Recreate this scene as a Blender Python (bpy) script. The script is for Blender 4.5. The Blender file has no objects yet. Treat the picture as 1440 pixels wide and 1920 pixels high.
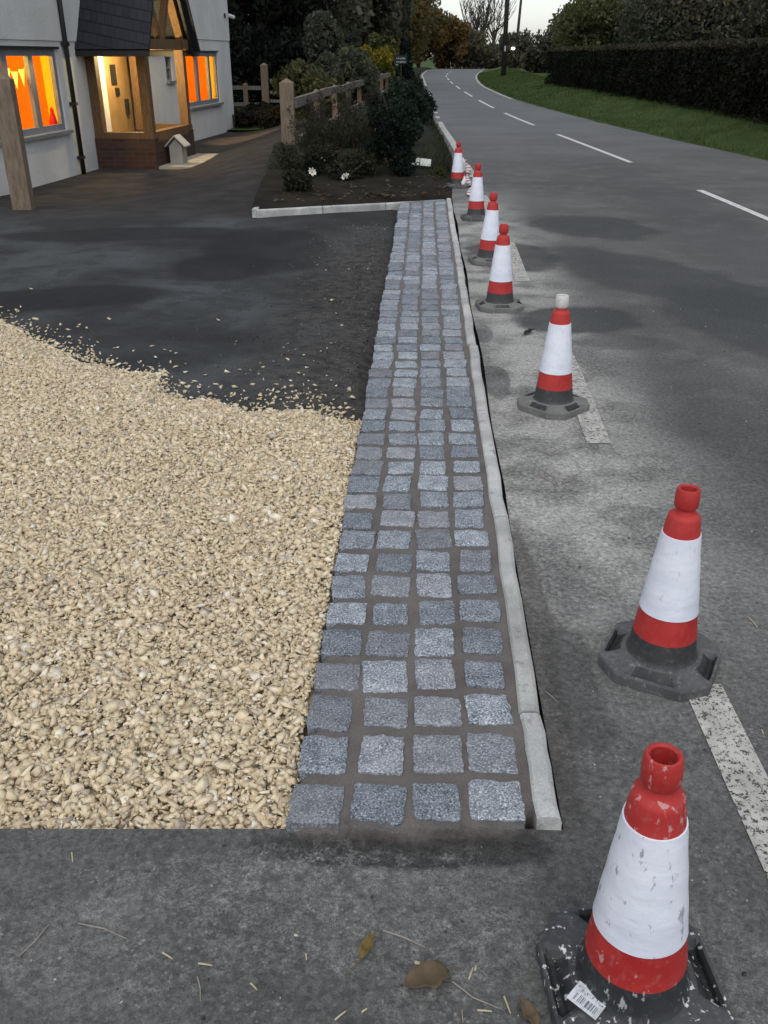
import bpy, bmesh, math, random
import numpy as np
from mathutils import Vector, Matrix
R = math.radians
rng = np.random.default_rng(7); random.seed(7)
scene = bpy.context.scene
COL = scene.collection

# ------------------------------------------------------------------ camera, sky, sun, exposure
F, PITCH, H = 1682.0, R(26.95), 1.4
cam_d = bpy.data.cameras.new('camera'); cam = bpy.data.objects.new('camera', cam_d); COL.objects.link(cam)
cam.location = (0, 0, H); cam.rotation_euler = (R(90) - PITCH, 0, 0)
cam_d.sensor_fit = 'VERTICAL'; cam_d.sensor_height = 36.0; cam_d.lens = 36.0 * F / 1920.0
cam_d.clip_start = 0.05; cam_d.clip_end = 3000
scene.camera = cam
SUN_EL, SUN_AZ = R(60), R(188)
world = bpy.data.worlds.new('World'); scene.world = world; world.use_nodes = True
wt = world.node_tree; wt.nodes.clear()
w_sky = wt.nodes.new('ShaderNodeTexSky'); w_sky.sky_type = 'NISHITA'; w_sky.sun_disc = False
w_sky.sun_elevation = SUN_EL; w_sky.sun_rotation = SUN_AZ; w_sky.air_density = 1.0; w_sky.dust_density = 1.2; w_sky.ozone_density = 1.0
w_hs = wt.nodes.new('ShaderNodeHueSaturation'); w_hs.inputs['Saturation'].default_value = 0.40
w_bg = wt.nodes.new('ShaderNodeBackground'); w_bg.inputs['Strength'].default_value = 0.12
w_out = wt.nodes.new('ShaderNodeOutputWorld')
wt.links.new(w_sky.outputs[0], w_hs.inputs['Color']); wt.links.new(w_hs.outputs[0], w_bg.inputs[0]); wt.links.new(w_bg.outputs[0], w_out.inputs[0])
sun_d = bpy.data.lights.new('sun', 'SUN'); sun_d.energy = 0.7; sun_d.angle = R(60); sun_d.color = (1.0, 0.97, 0.93)
sun = bpy.data.objects.new('sun', sun_d); COL.objects.link(sun)
sun.rotation_euler = (R(90) - SUN_EL, 0, R(180) - SUN_AZ)
scene.view_settings.view_transform = 'Standard'; scene.view_settings.look = 'None'
scene.view_settings.gamma = 1.0; scene.view_settings.exposure = 0.66
scene.cycles.max_bounces = 6; scene.cycles.transparent_max_bounces = 12
scene.cycles.use_denoising = True

# ------------------------------------------------------------------ helpers
def ray(x, y):
    u = (x - 720) / F; v = (y - 960) / F
    return Vector((u, math.cos(PITCH) - v * math.sin(PITCH), -(math.sin(PITCH) + v * math.cos(PITCH))))
def G(x, y, z=0.0):
    d = ray(x, y); t = (z - H) / d.z
    return Vector((0, 0, H)) + d * t
def AT(x, y, Y):
    d = ray(x, y); return Vector((0, 0, H)) + d * (Y / d.y)
def sstep(a, b, x):
    t = np.clip((x - a) / (b - a), 0, 1); return t * t * (3 - 2 * t)
def tag(o, label=None, cat=None, group=None, kind=None):
    if label: o['label'] = label
    if cat: o['category'] = cat
    if group: o['group'] = group
    if kind: o['kind'] = kind
    return o
def empty(name, loc=(0, 0, 0), rz=0.0):
    o = bpy.data.objects.new(name, None); COL.objects.link(o)
    o.location = loc; o.rotation_euler = (0, 0, rz); o.empty_display_size = 0.1
    return o
def link(name, me, mat=None, parent=None, loc=None):
    if mat is not None and len(me.materials) == 0: me.materials.append(mat)
    o = bpy.data.objects.new(name, me); COL.objects.link(o)
    if parent is not None: o.parent = parent
    if loc is not None: o.location = loc
    return o
def np_mesh(name, V, Fc, cols=None, smooth=False):
    V = np.asarray(V, dtype=np.float32); Fc = np.asarray(Fc, dtype=np.int32)
    me = bpy.data.meshes.new(name); n = Fc.shape[1]
    me.vertices.add(len(V)); me.vertices.foreach_set('co', V.ravel())
    me.loops.add(Fc.size); me.loops.foreach_set('vertex_index', Fc.ravel())
    me.polygons.add(len(Fc)); me.polygons.foreach_set('loop_start', np.arange(0, Fc.size, n, dtype=np.int32))
    me.polygons.foreach_set('loop_total', np.full(len(Fc), n, dtype=np.int32))
    if smooth: me.polygons.foreach_set('use_smooth', np.ones(len(Fc), dtype=bool))
    me.update(calc_edges=True)
    if cols is not None:
        a = me.attributes.new('col', 'FLOAT_COLOR', 'POINT')
        c = np.ones((len(V), 4), dtype=np.float32); c[:, :3] = cols
        a.data.foreach_set('color', c.ravel())
    return me
class B:
    """collects simple solids into one bmesh"""
    def __init__(s): s.bm = bmesh.new()
    def box(s, x0, x1, y0, y1, z0, z1, M=None):
        vs = [s.bm.verts.new(Vector(p) if M is None else M @ Vector(p)) for p in
              [(x0, y0, z0), (x1, y0, z0), (x1, y1, z0), (x0, y1, z0), (x0, y0, z1), (x1, y0, z1), (x1, y1, z1), (x0, y1, z1)]]
        for f in [(3, 2, 1, 0), (4, 5, 6, 7), (0, 1, 5, 4), (1, 2, 6, 5), (2, 3, 7, 6), (3, 0, 4, 7)]:
            s.bm.faces.new([vs[i] for i in f])
        return s
    def poly(s, pts):
        s.bm.faces.new([s.bm.verts.new(Vector(p)) for p in pts]); return s
    def prism(s, pts, off):
        a = [s.bm.verts.new(Vector(p)) for p in pts]; b = [s.bm.verts.new(Vector(p) + Vector(off)) for p in pts]
        s.bm.faces.new(a); s.bm.faces.new(b[::-1])
        for i in range(len(a)):
            j = (i + 1) % len(a); s.bm.faces.new([a[j], a[i], b[i], b[j]])
        return s
    def tube(s, pts, rad, n=8, cap=True):
        rings = []; pts = [Vector(p) for p in pts]
        if not isinstance(rad, (list, tuple)): rad = [rad] * len(pts)
        for i, p in enumerate(pts):
            d = (pts[min(i + 1, len(pts) - 1)] - pts[max(i - 1, 0)]).normalized()
            a = Vector((0, 0, 1)) if abs(d.z) < .9 else Vector((1, 0, 0))
            u = d.cross(a).normalized(); w = d.cross(u)
            rings.append([s.bm.verts.new(p + (u * math.cos(k * 2 * math.pi / n) + w * math.sin(k * 2 * math.pi / n)) * rad[i]) for k in range(n)])
        for i in range(len(rings) - 1):
            for k in range(n):
                s.bm.faces.new([rings[i][k], rings[i][(k + 1) % n], rings[i + 1][(k + 1) % n], rings[i + 1][k]])
        if cap: s.bm.faces.new(rings[0][::-1]); s.bm.faces.new(rings[-1])
        return s
    def lathe(s, prof, n=40, close=False):
        rings = [[s.bm.verts.new((r * math.cos(k * 2 * math.pi / n), r * math.sin(k * 2 * math.pi / n), z)) for k in range(n)] for r, z in prof]
        for i in range(len(rings) - 1):
            for k in range(n):
                s.bm.faces.new([rings[i][k], rings[i][(k + 1) % n], rings[i + 1][(k + 1) % n], rings[i + 1][k]])
        return s
    def mesh(s, name, smooth=False, bevel=0.0):
        if bevel > 0:
            bmesh.ops.remove_doubles(s.bm, verts=s.bm.verts, dist=1e-5)
            bmesh.ops.bevel(s.bm, geom=list(s.bm.edges), offset=bevel, segments=2, affect='EDGES', profile=0.5)
        bmesh.ops.recalc_face_normals(s.bm, faces=s.bm.faces)
        me = bpy.data.meshes.new(name); s.bm.to_mesh(me); s.bm.free()
        if smooth:
            for p in me.polygons: p.use_smooth = True
        return me
    def obj(s, name, mat, parent=None, smooth=False, bevel=0.0):
        return link(name, s.mesh(name, smooth, bevel), mat, parent)
def grid(name, xs, ys, zf, mat, kind='structure', parent=None, smooth=True):
    X, Y = np.meshgrid(xs, ys); Z = zf(X, Y); V = np.stack([X, Y, Z], -1).reshape(-1, 3)
    nx, ny = len(xs), len(ys); i = np.arange(ny - 1)[:, None] * nx + np.arange(nx - 1)[None, :]
    Fc = np.stack([i, i + 1, i + nx + 1, i + nx], -1).reshape(-1, 4)
    o = link(name, np_mesh(name, V, Fc, smooth=smooth), mat, parent)
    if parent is None: tag(o, kind=kind)
    return o
def vnoise(x, y, seed=0):
    """smooth value noise in numpy"""
    def h(i, j):
        n = np.sin(i * 127.1 + j * 311.7 + seed * 74.7) * 43758.5453; return n - np.floor(n)
    xi, yi = np.floor(x), np.floor(y); xf, yf = x - xi, y - yi
    u, v = xf * xf * (3 - 2 * xf), yf * yf * (3 - 2 * yf)
    return (h(xi, yi) * (1 - u) + h(xi + 1, yi) * u) * (1 - v) + (h(xi, yi + 1) * (1 - u) + h(xi + 1, yi + 1) * u) * v

# ------------------------------------------------------------------ node helper
class NT:
    def __init__(s, name, rough=0.9, spec=0.3):
        s.m = bpy.data.materials.new(name); s.m.use_nodes = True; s.t = s.m.node_tree; s.n = s.t.nodes; s.l = s.t.links
        s.bsdf = s.n['Principled BSDF']; s.bsdf.inputs['Roughness'].default_value = rough
        s.bsdf.inputs['Specular IOR Level'].default_value = spec; s.out = s.n['Material Output']
        s.co = s.n.new('ShaderNodeTexCoord').outputs['Object']
    def put(s, sock, v):
        if isinstance(v, (int, float)): sock.default_value = v
        elif isinstance(v, (tuple, list)): sock.default_value = tuple(v) + ((1.0,) if len(v) == 3 and sock.type == 'RGBA' else ())
        else: s.l.new(v, sock)
    def noise(s, scale, detail=4, rough=0.55, co=None, dist=0.0):
        n = s.n.new('ShaderNodeTexNoise'); s.l.new(co if co is not None else s.co, n.inputs['Vector'])
        n.inputs['Scale'].default_value = scale; n.inputs['Detail'].default_value = detail; n.inputs['Roughness'].default_value = rough; n.inputs['Distortion'].default_value = dist
        return n.outputs['Fac']
    def vor(s, scale, out='Distance', co=None, feature='F1'):
        n = s.n.new('ShaderNodeTexVoronoi'); n.feature = feature; s.l.new(co if co is not None else s.co, n.inputs['Vector'])
        n.inputs['Scale'].default_value = scale; return n.outputs[out]
    def mp(s, sc=(1, 1, 1), loc=(0, 0, 0), rot=(0, 0, 0)):
        n = s.n.new('ShaderNodeMapping'); s.l.new(s.co, n.inputs['Vector'])
        n.inputs['Scale'].default_value = sc; n.inputs['Location'].default_value = loc; n.inputs['Rotation'].default_value = rot
        return n.outputs[0]
    def xyz(s):
        n = s.n.new('ShaderNodeSeparateXYZ'); s.l.new(s.co, n.inputs[0]); return n.outputs
    def ma(s, op, a, b=0.0, c=0.0, clamp=False):
        n = s.n.new('ShaderNodeMath'); n.operation = op; n.use_clamp = clamp
        s.put(n.inputs[0], a); s.put(n.inputs[1], b)
        if op == 'MULTIPLY_ADD': s.put(n.inputs[2], c)
        return n.outputs[0]
    def rng(s, v, a, b, lo=0.0, hi=1.0, smooth=True):
        n = s.n.new('ShaderNodeMapRange'); n.interpolation_type = 'SMOOTHSTEP' if smooth else 'LINEAR'
        s.put(n.inputs['Value'], v); n.inputs['From Min'].default_value = a; n.inputs['From Max'].default_value = b
        n.inputs['To Min'].default_value = lo; n.inputs['To Max'].default_value = hi; return n.outputs[0]
    def mix(s, f, a, b, blend='MIX'):
        n = s.n.new('ShaderNodeMix'); n.data_type = 'RGBA'; n.blend_type = blend
        s.put(n.inputs[0], f); s.put(n.inputs[6], a); s.put(n.inputs[7], b); return n.outputs[2]
    def attr(s, name='col'):
        n = s.n.new('ShaderNodeAttribute'); n.attribute_name = name; return n.outputs['Color']
    def rand(s):
        return s.n.new('ShaderNodeObjectInfo').outputs['Random']
    def ell(s, cx, cy, rx, ry, rot=0.0, wob=0.35, ns=2.2):
        """soft blotch with a ragged outline, 1 inside"""
        m = s.mp((1, 1, 1)); 
        a = s.n.new('ShaderNodeVectorMath'); a.operation = 'SUBTRACT'; s.l.new(s.co, a.inputs[0]); a.inputs[1].default_value = (cx, cy, 0)
        r_ = s.n.new('ShaderNodeVectorRotate'); r_.rotation_type = 'Z_AXIS'; s.l.new(a.outputs[0], r_.inputs['Vector']); r_.inputs['Angle'].default_value = -rot
        sc = s.n.new('ShaderNodeVectorMath'); sc.operation = 'MULTIPLY'; s.l.new(r_.outputs[0], sc.inputs[0]); sc.inputs[1].default_value = (1 / rx, 1 / ry, 0)
        ln = s.n.new('ShaderNodeVectorMath'); ln.operation = 'LENGTH'; s.l.new(sc.outputs[0], ln.inputs[0])
        d = s.ma('ADD', ln.outputs['Value'], s.ma('MULTIPLY', s.ma('SUBTRACT', s.noise(ns, 3), 0.5), wob * 3))
        return s.rng(d, 1.12, 0.82)
    def base(s, c): s.put(s.bsdf.inputs['Base Color'], c); return s
    def rough(s, r): s.put(s.bsdf.inputs['Roughness'], r); return s
    def bump(s, h, strength=0.5, dist=0.01):
        b = s.n.new('ShaderNodeBump'); b.inputs['Strength'].default_value = strength; b.inputs['Distance'].default_value = dist
        prev = s.bsdf.inputs['Normal']
        if prev.is_linked: s.l.new(prev.links[0].from_socket, b.inputs['Normal'])
        s.l.new(h, b.inputs['Height']); s.l.new(b.outputs[0], prev); return s
def simple(name, c, c2=None, scale=8, rough=0.8, spec=0.3, bump=0.0, bscale=60, detail=4):
    m = NT(name, rough, spec)
    m.base(m.mix(m.rng(m.noise(scale, detail), .3, .7), c, c2) if c2 else c)
    if bump: m.bump(m.noise(bscale, 5), bump, 0.01)
    return m.m

# ------------------------------------------------------------------ layout curves
KX0, KS = 0.363, 0.0416                       # outer kerb line: x = KX0 + KS*(y-1.32)
def kerb_x(y): return KX0 + KS * (y - 1.32)
ly = np.array([-60, 1.3, 10.2, 12, 14.5, 23, 38, 60, 83, 112, 140]); lx = np.array([-2.2, .363, .735, .86, 1.06, 1.18, 1.62, 2.2, 2.95, 4.7, 8.5])
ry_ = np.array([-60, 5, 14.5, 20, 29, 36, 53, 73, 90, 112, 140]); rx_ = np.array([6.6, 6.1, 5.8, 5.27, 4.86, 4.72, 5.27, 6.8, 8.6, 11.2, 16.])
cy_ = np.array([-60, 9, 11, 14, 19.4, 22, 27, 29.5, 35, 38.2, 43.4, 60, 83.5, 112, 140]); cx_ = np.array([4.0, 3.69, 3.69, 3.64, 3.47, 3.38, 3.3, 3.29, 3.34, 3.42, 3.5, 4.0, 5.1, 8.0, 12.2])
ey_ = np.array([-20, 1.76, 3.36, 4.5, 6.3, 7.6, 16.2, 23.3, 38.7, 83.5, 112]); ex_ = np.array([.4, .79, .87, .945, .965, 1.04, 1.23, 1.31, 1.80, 3.14, 4.95])
def smoothed(y, yy, xx):
    return sum(np.interp(y + k * np.maximum(y, 4) * .05, yy, xx) for k in (-2, -1, 0, 1, 2)) / 5
def left_x(y): return np.where(y < 12, np.interp(y, ly, lx), smoothed(y, ly, lx))
def right_x(y): return smoothed(y, ry_, rx_)
def dip(x, y):
    return -0.40 * sstep(9.0, 14.5, y) * sstep(-1.7, -3.9, x)
def drive_z(x, y):
    lump = (vnoise(x * 2.1, y * 2.1, 1) - .5) * .025 + (vnoise(x * 7, y * 7, 2) - .5) * .010 * (1 - sstep(6, 11, y)) + (vnoise(x * 19, y * 19, 6) - .5) * .008 * (1 - sstep(5, 9, y)) * sstep(-1.6, -.2, x)
    return -0.05 + dip(x, y) + lump * (1 - .6 * sstep(9, 13, y))

# ------------------------------------------------------------------ ground materials
def mat_road():
    m = NT('worn_asphalt', .95, .12); x, y, z = m.xyz()
    L = m.ma('SUBTRACT', m.ma('SUBTRACT', x, KX0), m.ma('MULTIPLY', m.ma('SUBTRACT', y, 1.32), KS))
    big = m.noise(.55, 4, .6); mid = m.noise(3.2, 6, .65); fine = m.noise(60, 4, .7); grain = m.noise(260, 2, .6)
    col = m.mix(m.rng(big, .35, .68), (.086, .086, .081), (.122, .122, .116))
    col = m.mix(m.ma('MULTIPLY', m.rng(mid, .45, .75), .55), col, (.175, .176, .170))
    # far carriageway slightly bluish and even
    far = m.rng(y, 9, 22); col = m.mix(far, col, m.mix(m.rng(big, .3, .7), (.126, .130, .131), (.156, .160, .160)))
    # dark smooth wheel tracks and patches
    trk = m.rng(m.ma('ABSOLUTE', m.ma('SUBTRACT', m.ma('ADD', L, m.ma('MULTIPLY', m.ma('SUBTRACT', big, .5), 1.4)), 2.35)), .75, .25)
    col = m.mix(m.ma('MULTIPLY', m.ma('MULTIPLY', trk, m.rng(y, 16, 9)), .5), col, (.075, .078, .080))
    # cement dust and worn fines along the kerb
    dust = m.ma('MULTIPLY', m.rng(m.ma('ADD', L, m.ma('MULTIPLY', m.ma('SUBTRACT', m.noise(1.6, 5, .6), .5), 1.1)), 1.0, .3), m.ma('MULTIPLY', m.rng(y, 1.5, 2.6), m.rng(y, 12, 8.5)))
    brk = m.ma('ADD', m.ma('MULTIPLY', m.rng(m.noise(3.2, 6, .62), .36, .60), .55), m.ma('MULTIPLY', m.rng(m.noise(75, 6, .75), .38, .62), .45))
    col = m.mix(m.ma('MULTIPLY', m.ma('MULTIPLY', dust, brk), 1.0), col, (.40, .392, .362))
    # pale chips of aggregate
    chips = m.rng(m.vor(95, 'Distance'), .36, .20); cm = m.rng(m.noise(6, 6, .75), .46, .66)
    near = m.rng(y, 4.5, 2.2)
    col = m.mix(m.ma('MULTIPLY', m.ma('MULTIPLY', chips, cm), m.ma('MULTIPLY', near, .55)), col, (.27, .267, .255))
    # stains with a shape of their own
    for (px, py, rx, ry, ro, k) in [(1085, 600, .40, .33, 0, .85), (960, 478, .36, .62, .1, .8), (1110, 425, .55, .7, .5, .75), (1230, 520, .5, 1.3, .45, .7), (1420, 600, .5, .9, .2, .75),
                                    (930, 715, .07, .26, -.05, .6), (905, 625, .06, .2, -.05, .5), (1150, 640, .25, .16, 0, .35), (1400, 790, .35, .6, .2, .3)]:
        c = G(px, py); col = m.mix(m.ma('MULTIPLY', m.ell(c.x, c.y, rx, ry, ro, .25, 2.5), k), col, (.055, .058, .058))
    # dark damp band and mortar smear at the front of the cobbles
    c = G(760, 1590); col = m.mix(m.ma('MULTIPLY', m.ell(c.x, c.y, .30, .055, 0, .3, 5), .8), col, (.030, .030, .028))
    c = G(800, 1556); col = m.mix(m.ma('MULTIPLY', m.ell(c.x, c.y + .012, .27, .04, 0, .28, 9), .9), col, (.085, .075, .066))
    c = G(1090, 1640); col = m.mix(m.ma('MULTIPLY', m.ell(c.x, c.y, .10, .3, .1, .3, 4), .35), col, (.05, .05, .048))
    c = G(1010, 1200); col = m.mix(m.ma('MULTIPLY', m.ell(c.x, c.y, .045, .7, -.04, .35, 7), .5), col, (.07, .066, .06))
    c = G(1075, 1280); col = m.mix(m.ma('MULTIPLY', m.ell(c.x, c.y, .07, .30, -.02, .4, 6), .45), col, (.05, .05, .049))
    for (px, py, rx, ry, ro, k) in [(640, 1690, .30, .15, .1, .30), (150, 1790, .22, .09, -.3, .2), (420, 1640, .28, .07, .2, .25), (860, 1800, .16, .08, .5, .25), (1380, 1850, .1, .2, .5, .2)]:
        c = G(px, py); col = m.mix(m.ma('MULTIPLY', m.ma('MULTIPLY', m.ell(c.x, c.y, rx, ry, ro, .4, 6), m.ma('MULTIPLY', m.rng(m.noise(26, 5, .7), .36, .68), m.rng(m.noise(130, 4, .7), .38, .62))), k * 1.7), col, (.27, .27, .258))
    col = m.mix(.55, col, m.mix(m.rng(fine, .3, .7), (.3, .3, .3), (.7, .7, .7)), 'OVERLAY')
    col = m.mix(.35, col, m.mix(m.rng(grain, .3, .7), (.25, .25, .25), (.75, .75, .75)), 'OVERLAY')
    cell = m.n.new('ShaderNodeRGBToBW'); m.l.new(m.vor(115, 'Color'), cell.inputs[0]); cell2 = m.n.new('ShaderNodeRGBToBW'); m.l.new(m.vor(62, 'Color', co=m.mp((1, 1, 1), (3, 5, 0))), cell2.inputs[0])
    agg = m.ma('ADD', m.ma('MULTIPLY', cell.outputs[0], .6), m.ma('MULTIPLY', cell2.outputs[0], .4))
    col = m.mix(m.ma('MULTIPLY', m.rng(y, 6, 2.5), .36), col, m.mix(m.rng(agg, .3, .75, smooth=False), (.28, .28, .28), (.78, .78, .77)), 'OVERLAY')
    m.base(col)
    m.bump(m.ma('ADD', m.ma('MULTIPLY', m.vor(70), .7), m.ma('ADD', fine, m.ma('MULTIPLY', mid, 1.6))), .55, .006)
    return m.m
def mat_drive():
    m = NT('dark_subbase', 1.0, .05); x, y, z = m.xyz()
    n1 = m.noise(.9, 4, .55); n2 = m.noise(14, 6, .7); n3 = m.noise(120, 3, .6)
    col = m.mix(m.rng(n1, .36, .66), (.040, .0415, .042), (.078, .083, .084)); col = m.mix(m.ma('MULTIPLY', m.rng(m.noise(4.5, 6, .7), .48, .62), .45), col, (.030, .031, .031))
    for (px, py, rx, ry, ro) in [(500, 465, .55, 1.0, .2), (230, 440, 1.2, .38, .1), (80, 560, .9, .34, .2), (420, 500, .4, .5, 0)]:
        c = G(px, py, -.05); col = m.mix(m.ma('MULTIPLY', m.ell(c.x, c.y, rx, ry, ro, .14, 1.4), .75), col, (.026, .027, .028))
    # brown crumbly soil beside the cobbles
    L = m.ma('SUBTRACT', x, m.ma('MULTIPLY_ADD', y, .0416, -.25))
    soil = m.ma('MULTIPLY', m.rng(m.ma('ADD', L, m.ma('MULTIPLY', m.ma('SUBTRACT', m.noise(2.2, 4), .5), .9)), -.85, -.2), m.rng(y, 10, 7))
    col = m.mix(m.ma('MULTIPLY', soil, .8), col, m.mix(m.rng(n2, .35, .65), (.036, .034, .032), (.088, .083, .076)))
    far = m.rng(m.ma('ADD', y, m.ma('MULTIPLY', n1, .8)), 9.4, 10.4)
    col = m.mix(far, col, m.mix(m.rng(m.noise(3, 5), .3, .7), (.036, .034, .033), (.055, .052, .050)))
    c = G(455, 262, -.42); col = m.mix(m.ma('MULTIPLY', m.ell(c.x, c.y, .9, 1.2, 0, .3, 1.5), .7), col, (.16, .12, .085))  # orange-lit patch of ground by the cottage corner, painted into the colour
    sp = m.rng(m.vor(42, 'Distance'), .16, .08); col = m.mix(m.ma('MULTIPLY', m.ma('MULTIPLY', sp, m.rng(m.noise(3, 3), .5, .62)), .6), col, (.17, .165, .15))
    col = m.mix(.5, col, m.mix(m.rng(n3, .3, .7), (.3, .3, .3), (.7, .7, .7)), 'OVERLAY')
    m.base(col); m.bump(m.ma('ADD', n2, m.ma('MULTIPLY', n3, .5)), .6, .012)
    return m.m
def mat_mortar():
    m = NT('brown_jointing_mortar', .95, .2)
    n = m.noise(7, 5, .6); f = m.noise(320, 3, .7)
    col = m.mix(m.rng(n, .3, .7), (.105, .094, .085), (.150, .137, .124))
    col = m.mix(m.rng(m.xyz()[1], 3, 8), col, (.15, .143, .138))
    col = m.mix(.5, col, m.mix(m.rng(f, .3, .7), (.3, .3, .3), (.7, .7, .7)), 'OVERLAY')
    m.base(col); m.bump(m.ma('ADD', n, m.ma('MULTIPLY', f, .3)), .5, .004)
    x, y, z = m.xyz(); e = m.ma('ADD', m.ma('ADD', y, m.ma('MULTIPLY', m.ma('SUBTRACT', m.noise(13, 3, .5), .5), .09)), m.ma('MULTIPLY', m.ma('SUBTRACT', m.noise(60, 5, .7), .5), .05)); e = m.ma('SUBTRACT', e, m.ma('MULTIPLY', m.ma('MAXIMUM', m.ma('SUBTRACT', x, .25), 0.0), .9)); keep = m.ma('MAXIMUM', m.rng(e, 1.262, 1.345), m.ma('GREATER_THAN', y, 1.385))
    tr = m.n.new('ShaderNodeBsdfTransparent'); mx = m.n.new('ShaderNodeMixShader'); m.l.new(keep, mx.inputs[0]); m.l.new(tr.outputs[0], mx.inputs[1]); m.l.new(m.bsdf.outputs[0], mx.inputs[2]); m.l.new(mx.outputs[0], m.out.inputs[0])
    return m.m
def mat_granite():
    m = NT('blue_grey_granite', .7, .4); r = m.rand()
    off = m.n.new('ShaderNodeVectorMath'); off.operation = 'ADD'; m.l.new(m.co, off.inputs[0])
    cx = m.n.new('ShaderNodeCombineXYZ'); m.put(cx.inputs[0], m.ma('MULTIPLY', r, 37.0)); m.put(cx.inputs[1], m.ma('MULTIPLY', r, 91.0)); m.l.new(cx.outputs[0], off.inputs[1]); co = off.outputs[0]
    sp = m.noise(210, 3, .7, co); sp2 = m.vor(170, 'Distance', co); pat = m.noise(22, 4, .6, co)
    col = m.mix(m.rng(pat, .3, .7), (.130, .154, .178), (.265, .296, .325))
    col = m.mix(m.rng(sp, .52, .66), col, (.58, .61, .64)); col = m.mix(m.rng(sp, .46, .36), col, (.040, .046, .058))
    col = m.mix(m.ma('MULTIPLY', m.rng(sp2, .22, .08), .6), col, (.50, .52, .54))
    col = m.mix(m.ma('MULTIPLY', m.rng(m.ma('FRACT', m.ma('MULTIPLY', r, 7.3)), .55, 1.0), .35), col, (.20, .165, .165))
    col = m.mix(1.0, col, m.mix(r, (.68, .69, .70), (1.25, 1.24, 1.22)), 'MULTIPLY')
    m.base(col); m.bump(m.ma('ADD', m.ma('MULTIPLY', sp, .6), m.noise(45, 4, .55, co)), .45, .006); return m.m
def mat_concrete():
    m = NT('pale_concrete', .9, .25); n = m.noise(5, 5, .6); f = m.noise(180, 3, .6)
    col = m.mix(m.rng(n, .3, .7), (.34, .34, .325), (.54, .54, .515)); col = m.mix(m.ma('MULTIPLY', m.rng(m.noise(18, 5, .7), .56, .7), .6), col, (.15, .14, .125))
    col = m.mix(1.0, col, m.mix(m.rand(), (.80, .80, .79), (1.12, 1.12, 1.12)), 'MULTIPLY')
    col = m.mix(.3, col, m.mix(m.rng(f, .3, .7), (.3, .3, .3), (.7, .7, .7)), 'OVERLAY')
    m.base(col); m.bump(f, .4, .003); return m.m
def mat_paint(name='worn_white_road_paint', wear=.5, col0=(.50, .49, .45), pit=90):
    m = NT(name, .85, .3); x, y, z = m.xyz()
    n = m.noise(pit * .35, 6, .72); c = m.noise(pit, 3, .6)
    keep = m.rng(m.ma('ADD', m.ma('MULTIPLY', n, .65), m.ma('MULTIPLY', c, .35)), wear - .06, wear + .015)
    col = m.mix(m.rng(m.noise(16, 4), .3, .7), tuple(v * .72 for v in col0), col0)
    m.base(col); m.bump(keep, .6, .004)
    tr = m.n.new('ShaderNodeBsdfTransparent'); mx = m.n.new('ShaderNodeMixShader')
    m.l.new(keep, mx.inputs[0]); m.l.new(tr.outputs[0], mx.inputs[1]); m.l.new(m.bsdf.outputs[0], mx.inputs[2]); m.l.new(mx.outputs[0], m.out.inputs[0])
    return m.m
def mat_grass():
    m = NT('verge_turf', .95, .15); n = m.noise(1.4, 4); f = m.noise(30, 5, .7)
    col = m.mix(m.rng(n, .3, .7), (.030, .052, .014), (.060, .094, .024)); col = m.mix(m.rng(f, .5, .75), col, (.055, .05, .025))
    m.base(col); m.bump(f, .8, .04); return m.m
def mat_soil():
    m = NT('planted_soil', .95, .15); n = m.noise(2.5, 5); f = m.noise(40, 5, .7)
    col = m.mix(m.rng(n, .35, .65), (.013, .011, .008), (.030, .025, .018)); col = m.mix(m.rng(f, .56, .72), col, (.055, .046, .032))
    col = m.mix(m.rng(m.xyz()[1], 11.0, 13.5), col, m.mix(m.rng(f, .3, .7), (.015, .019, .010), (.030, .035, .018)))
    m.base(col); m.bump(f, .9, .04); return m.m
def mat_attr(name, rough=.85, spec=.25, bump=0, bs=90, trans=0.0):
    m = NT(name, rough, spec); a = m.attr()
    if bump:
        n = m.noise(bs, 4, .65); a = m.mix(.5, a, m.mix(m.rng(n, .25, .75), (.3, .3, .3), (.72, .72, .72)), 'OVERLAY'); m.bump(n, bump, .004)
    m.base(a)
    if trans:
        tl = m.n.new('ShaderNodeBsdfTranslucent'); m.put(tl.inputs[0], m.mix(1.0, a, (1.25, 1.2, .9), 'MULTIPLY')); mx = m.n.new('ShaderNodeMixShader'); mx.inputs[0].default_value = trans
        m.l.new(m.bsdf.outputs[0], mx.inputs[1]); m.l.new(tl.outputs[0], mx.inputs[2]); m.l.new(mx.outputs[0], m.out.inputs[0])
    return m.m
M = dict(road=mat_road(), drive=mat_drive(), mortar=mat_mortar(), granite=mat_granite(), concrete=mat_concrete(), grass=mat_grass(), soil=mat_soil(),
         edge_near=mat_paint('worn_edge_line_paint', .470, (.50, .49, .44), 190), edge_far=mat_paint('edge_line_paint', .43, (.50, .49, .45), 30), centre=mat_paint('centre_line_paint', .36, (.66, .66, .64), 30),
         stone=mat_attr('buff_limestone', .9, .2, .5, 70), leaf=mat_attr('leaf', .75, .25, trans=.45), blade=mat_attr('grass_blade', .85, .2))

# ------------------------------------------------------------------ ground sheets
xs = np.concatenate([np.linspace(-400, -22, 20), np.linspace(-20, 30, 60), np.linspace(34, 400, 20)]); ys = np.concatenate([np.linspace(-120, -4, 12), np.linspace(-2, 130, 90), np.linspace(140, 900, 30)])
def ground_z(x, y):
    far = sstep(6.2, 9.5, x - right_x(y) + 6) * 0
    return -0.16 + dip(x, y) * 1.05 - .05
grid('ground', xs, ys, ground_z, M['grass'])
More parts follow.
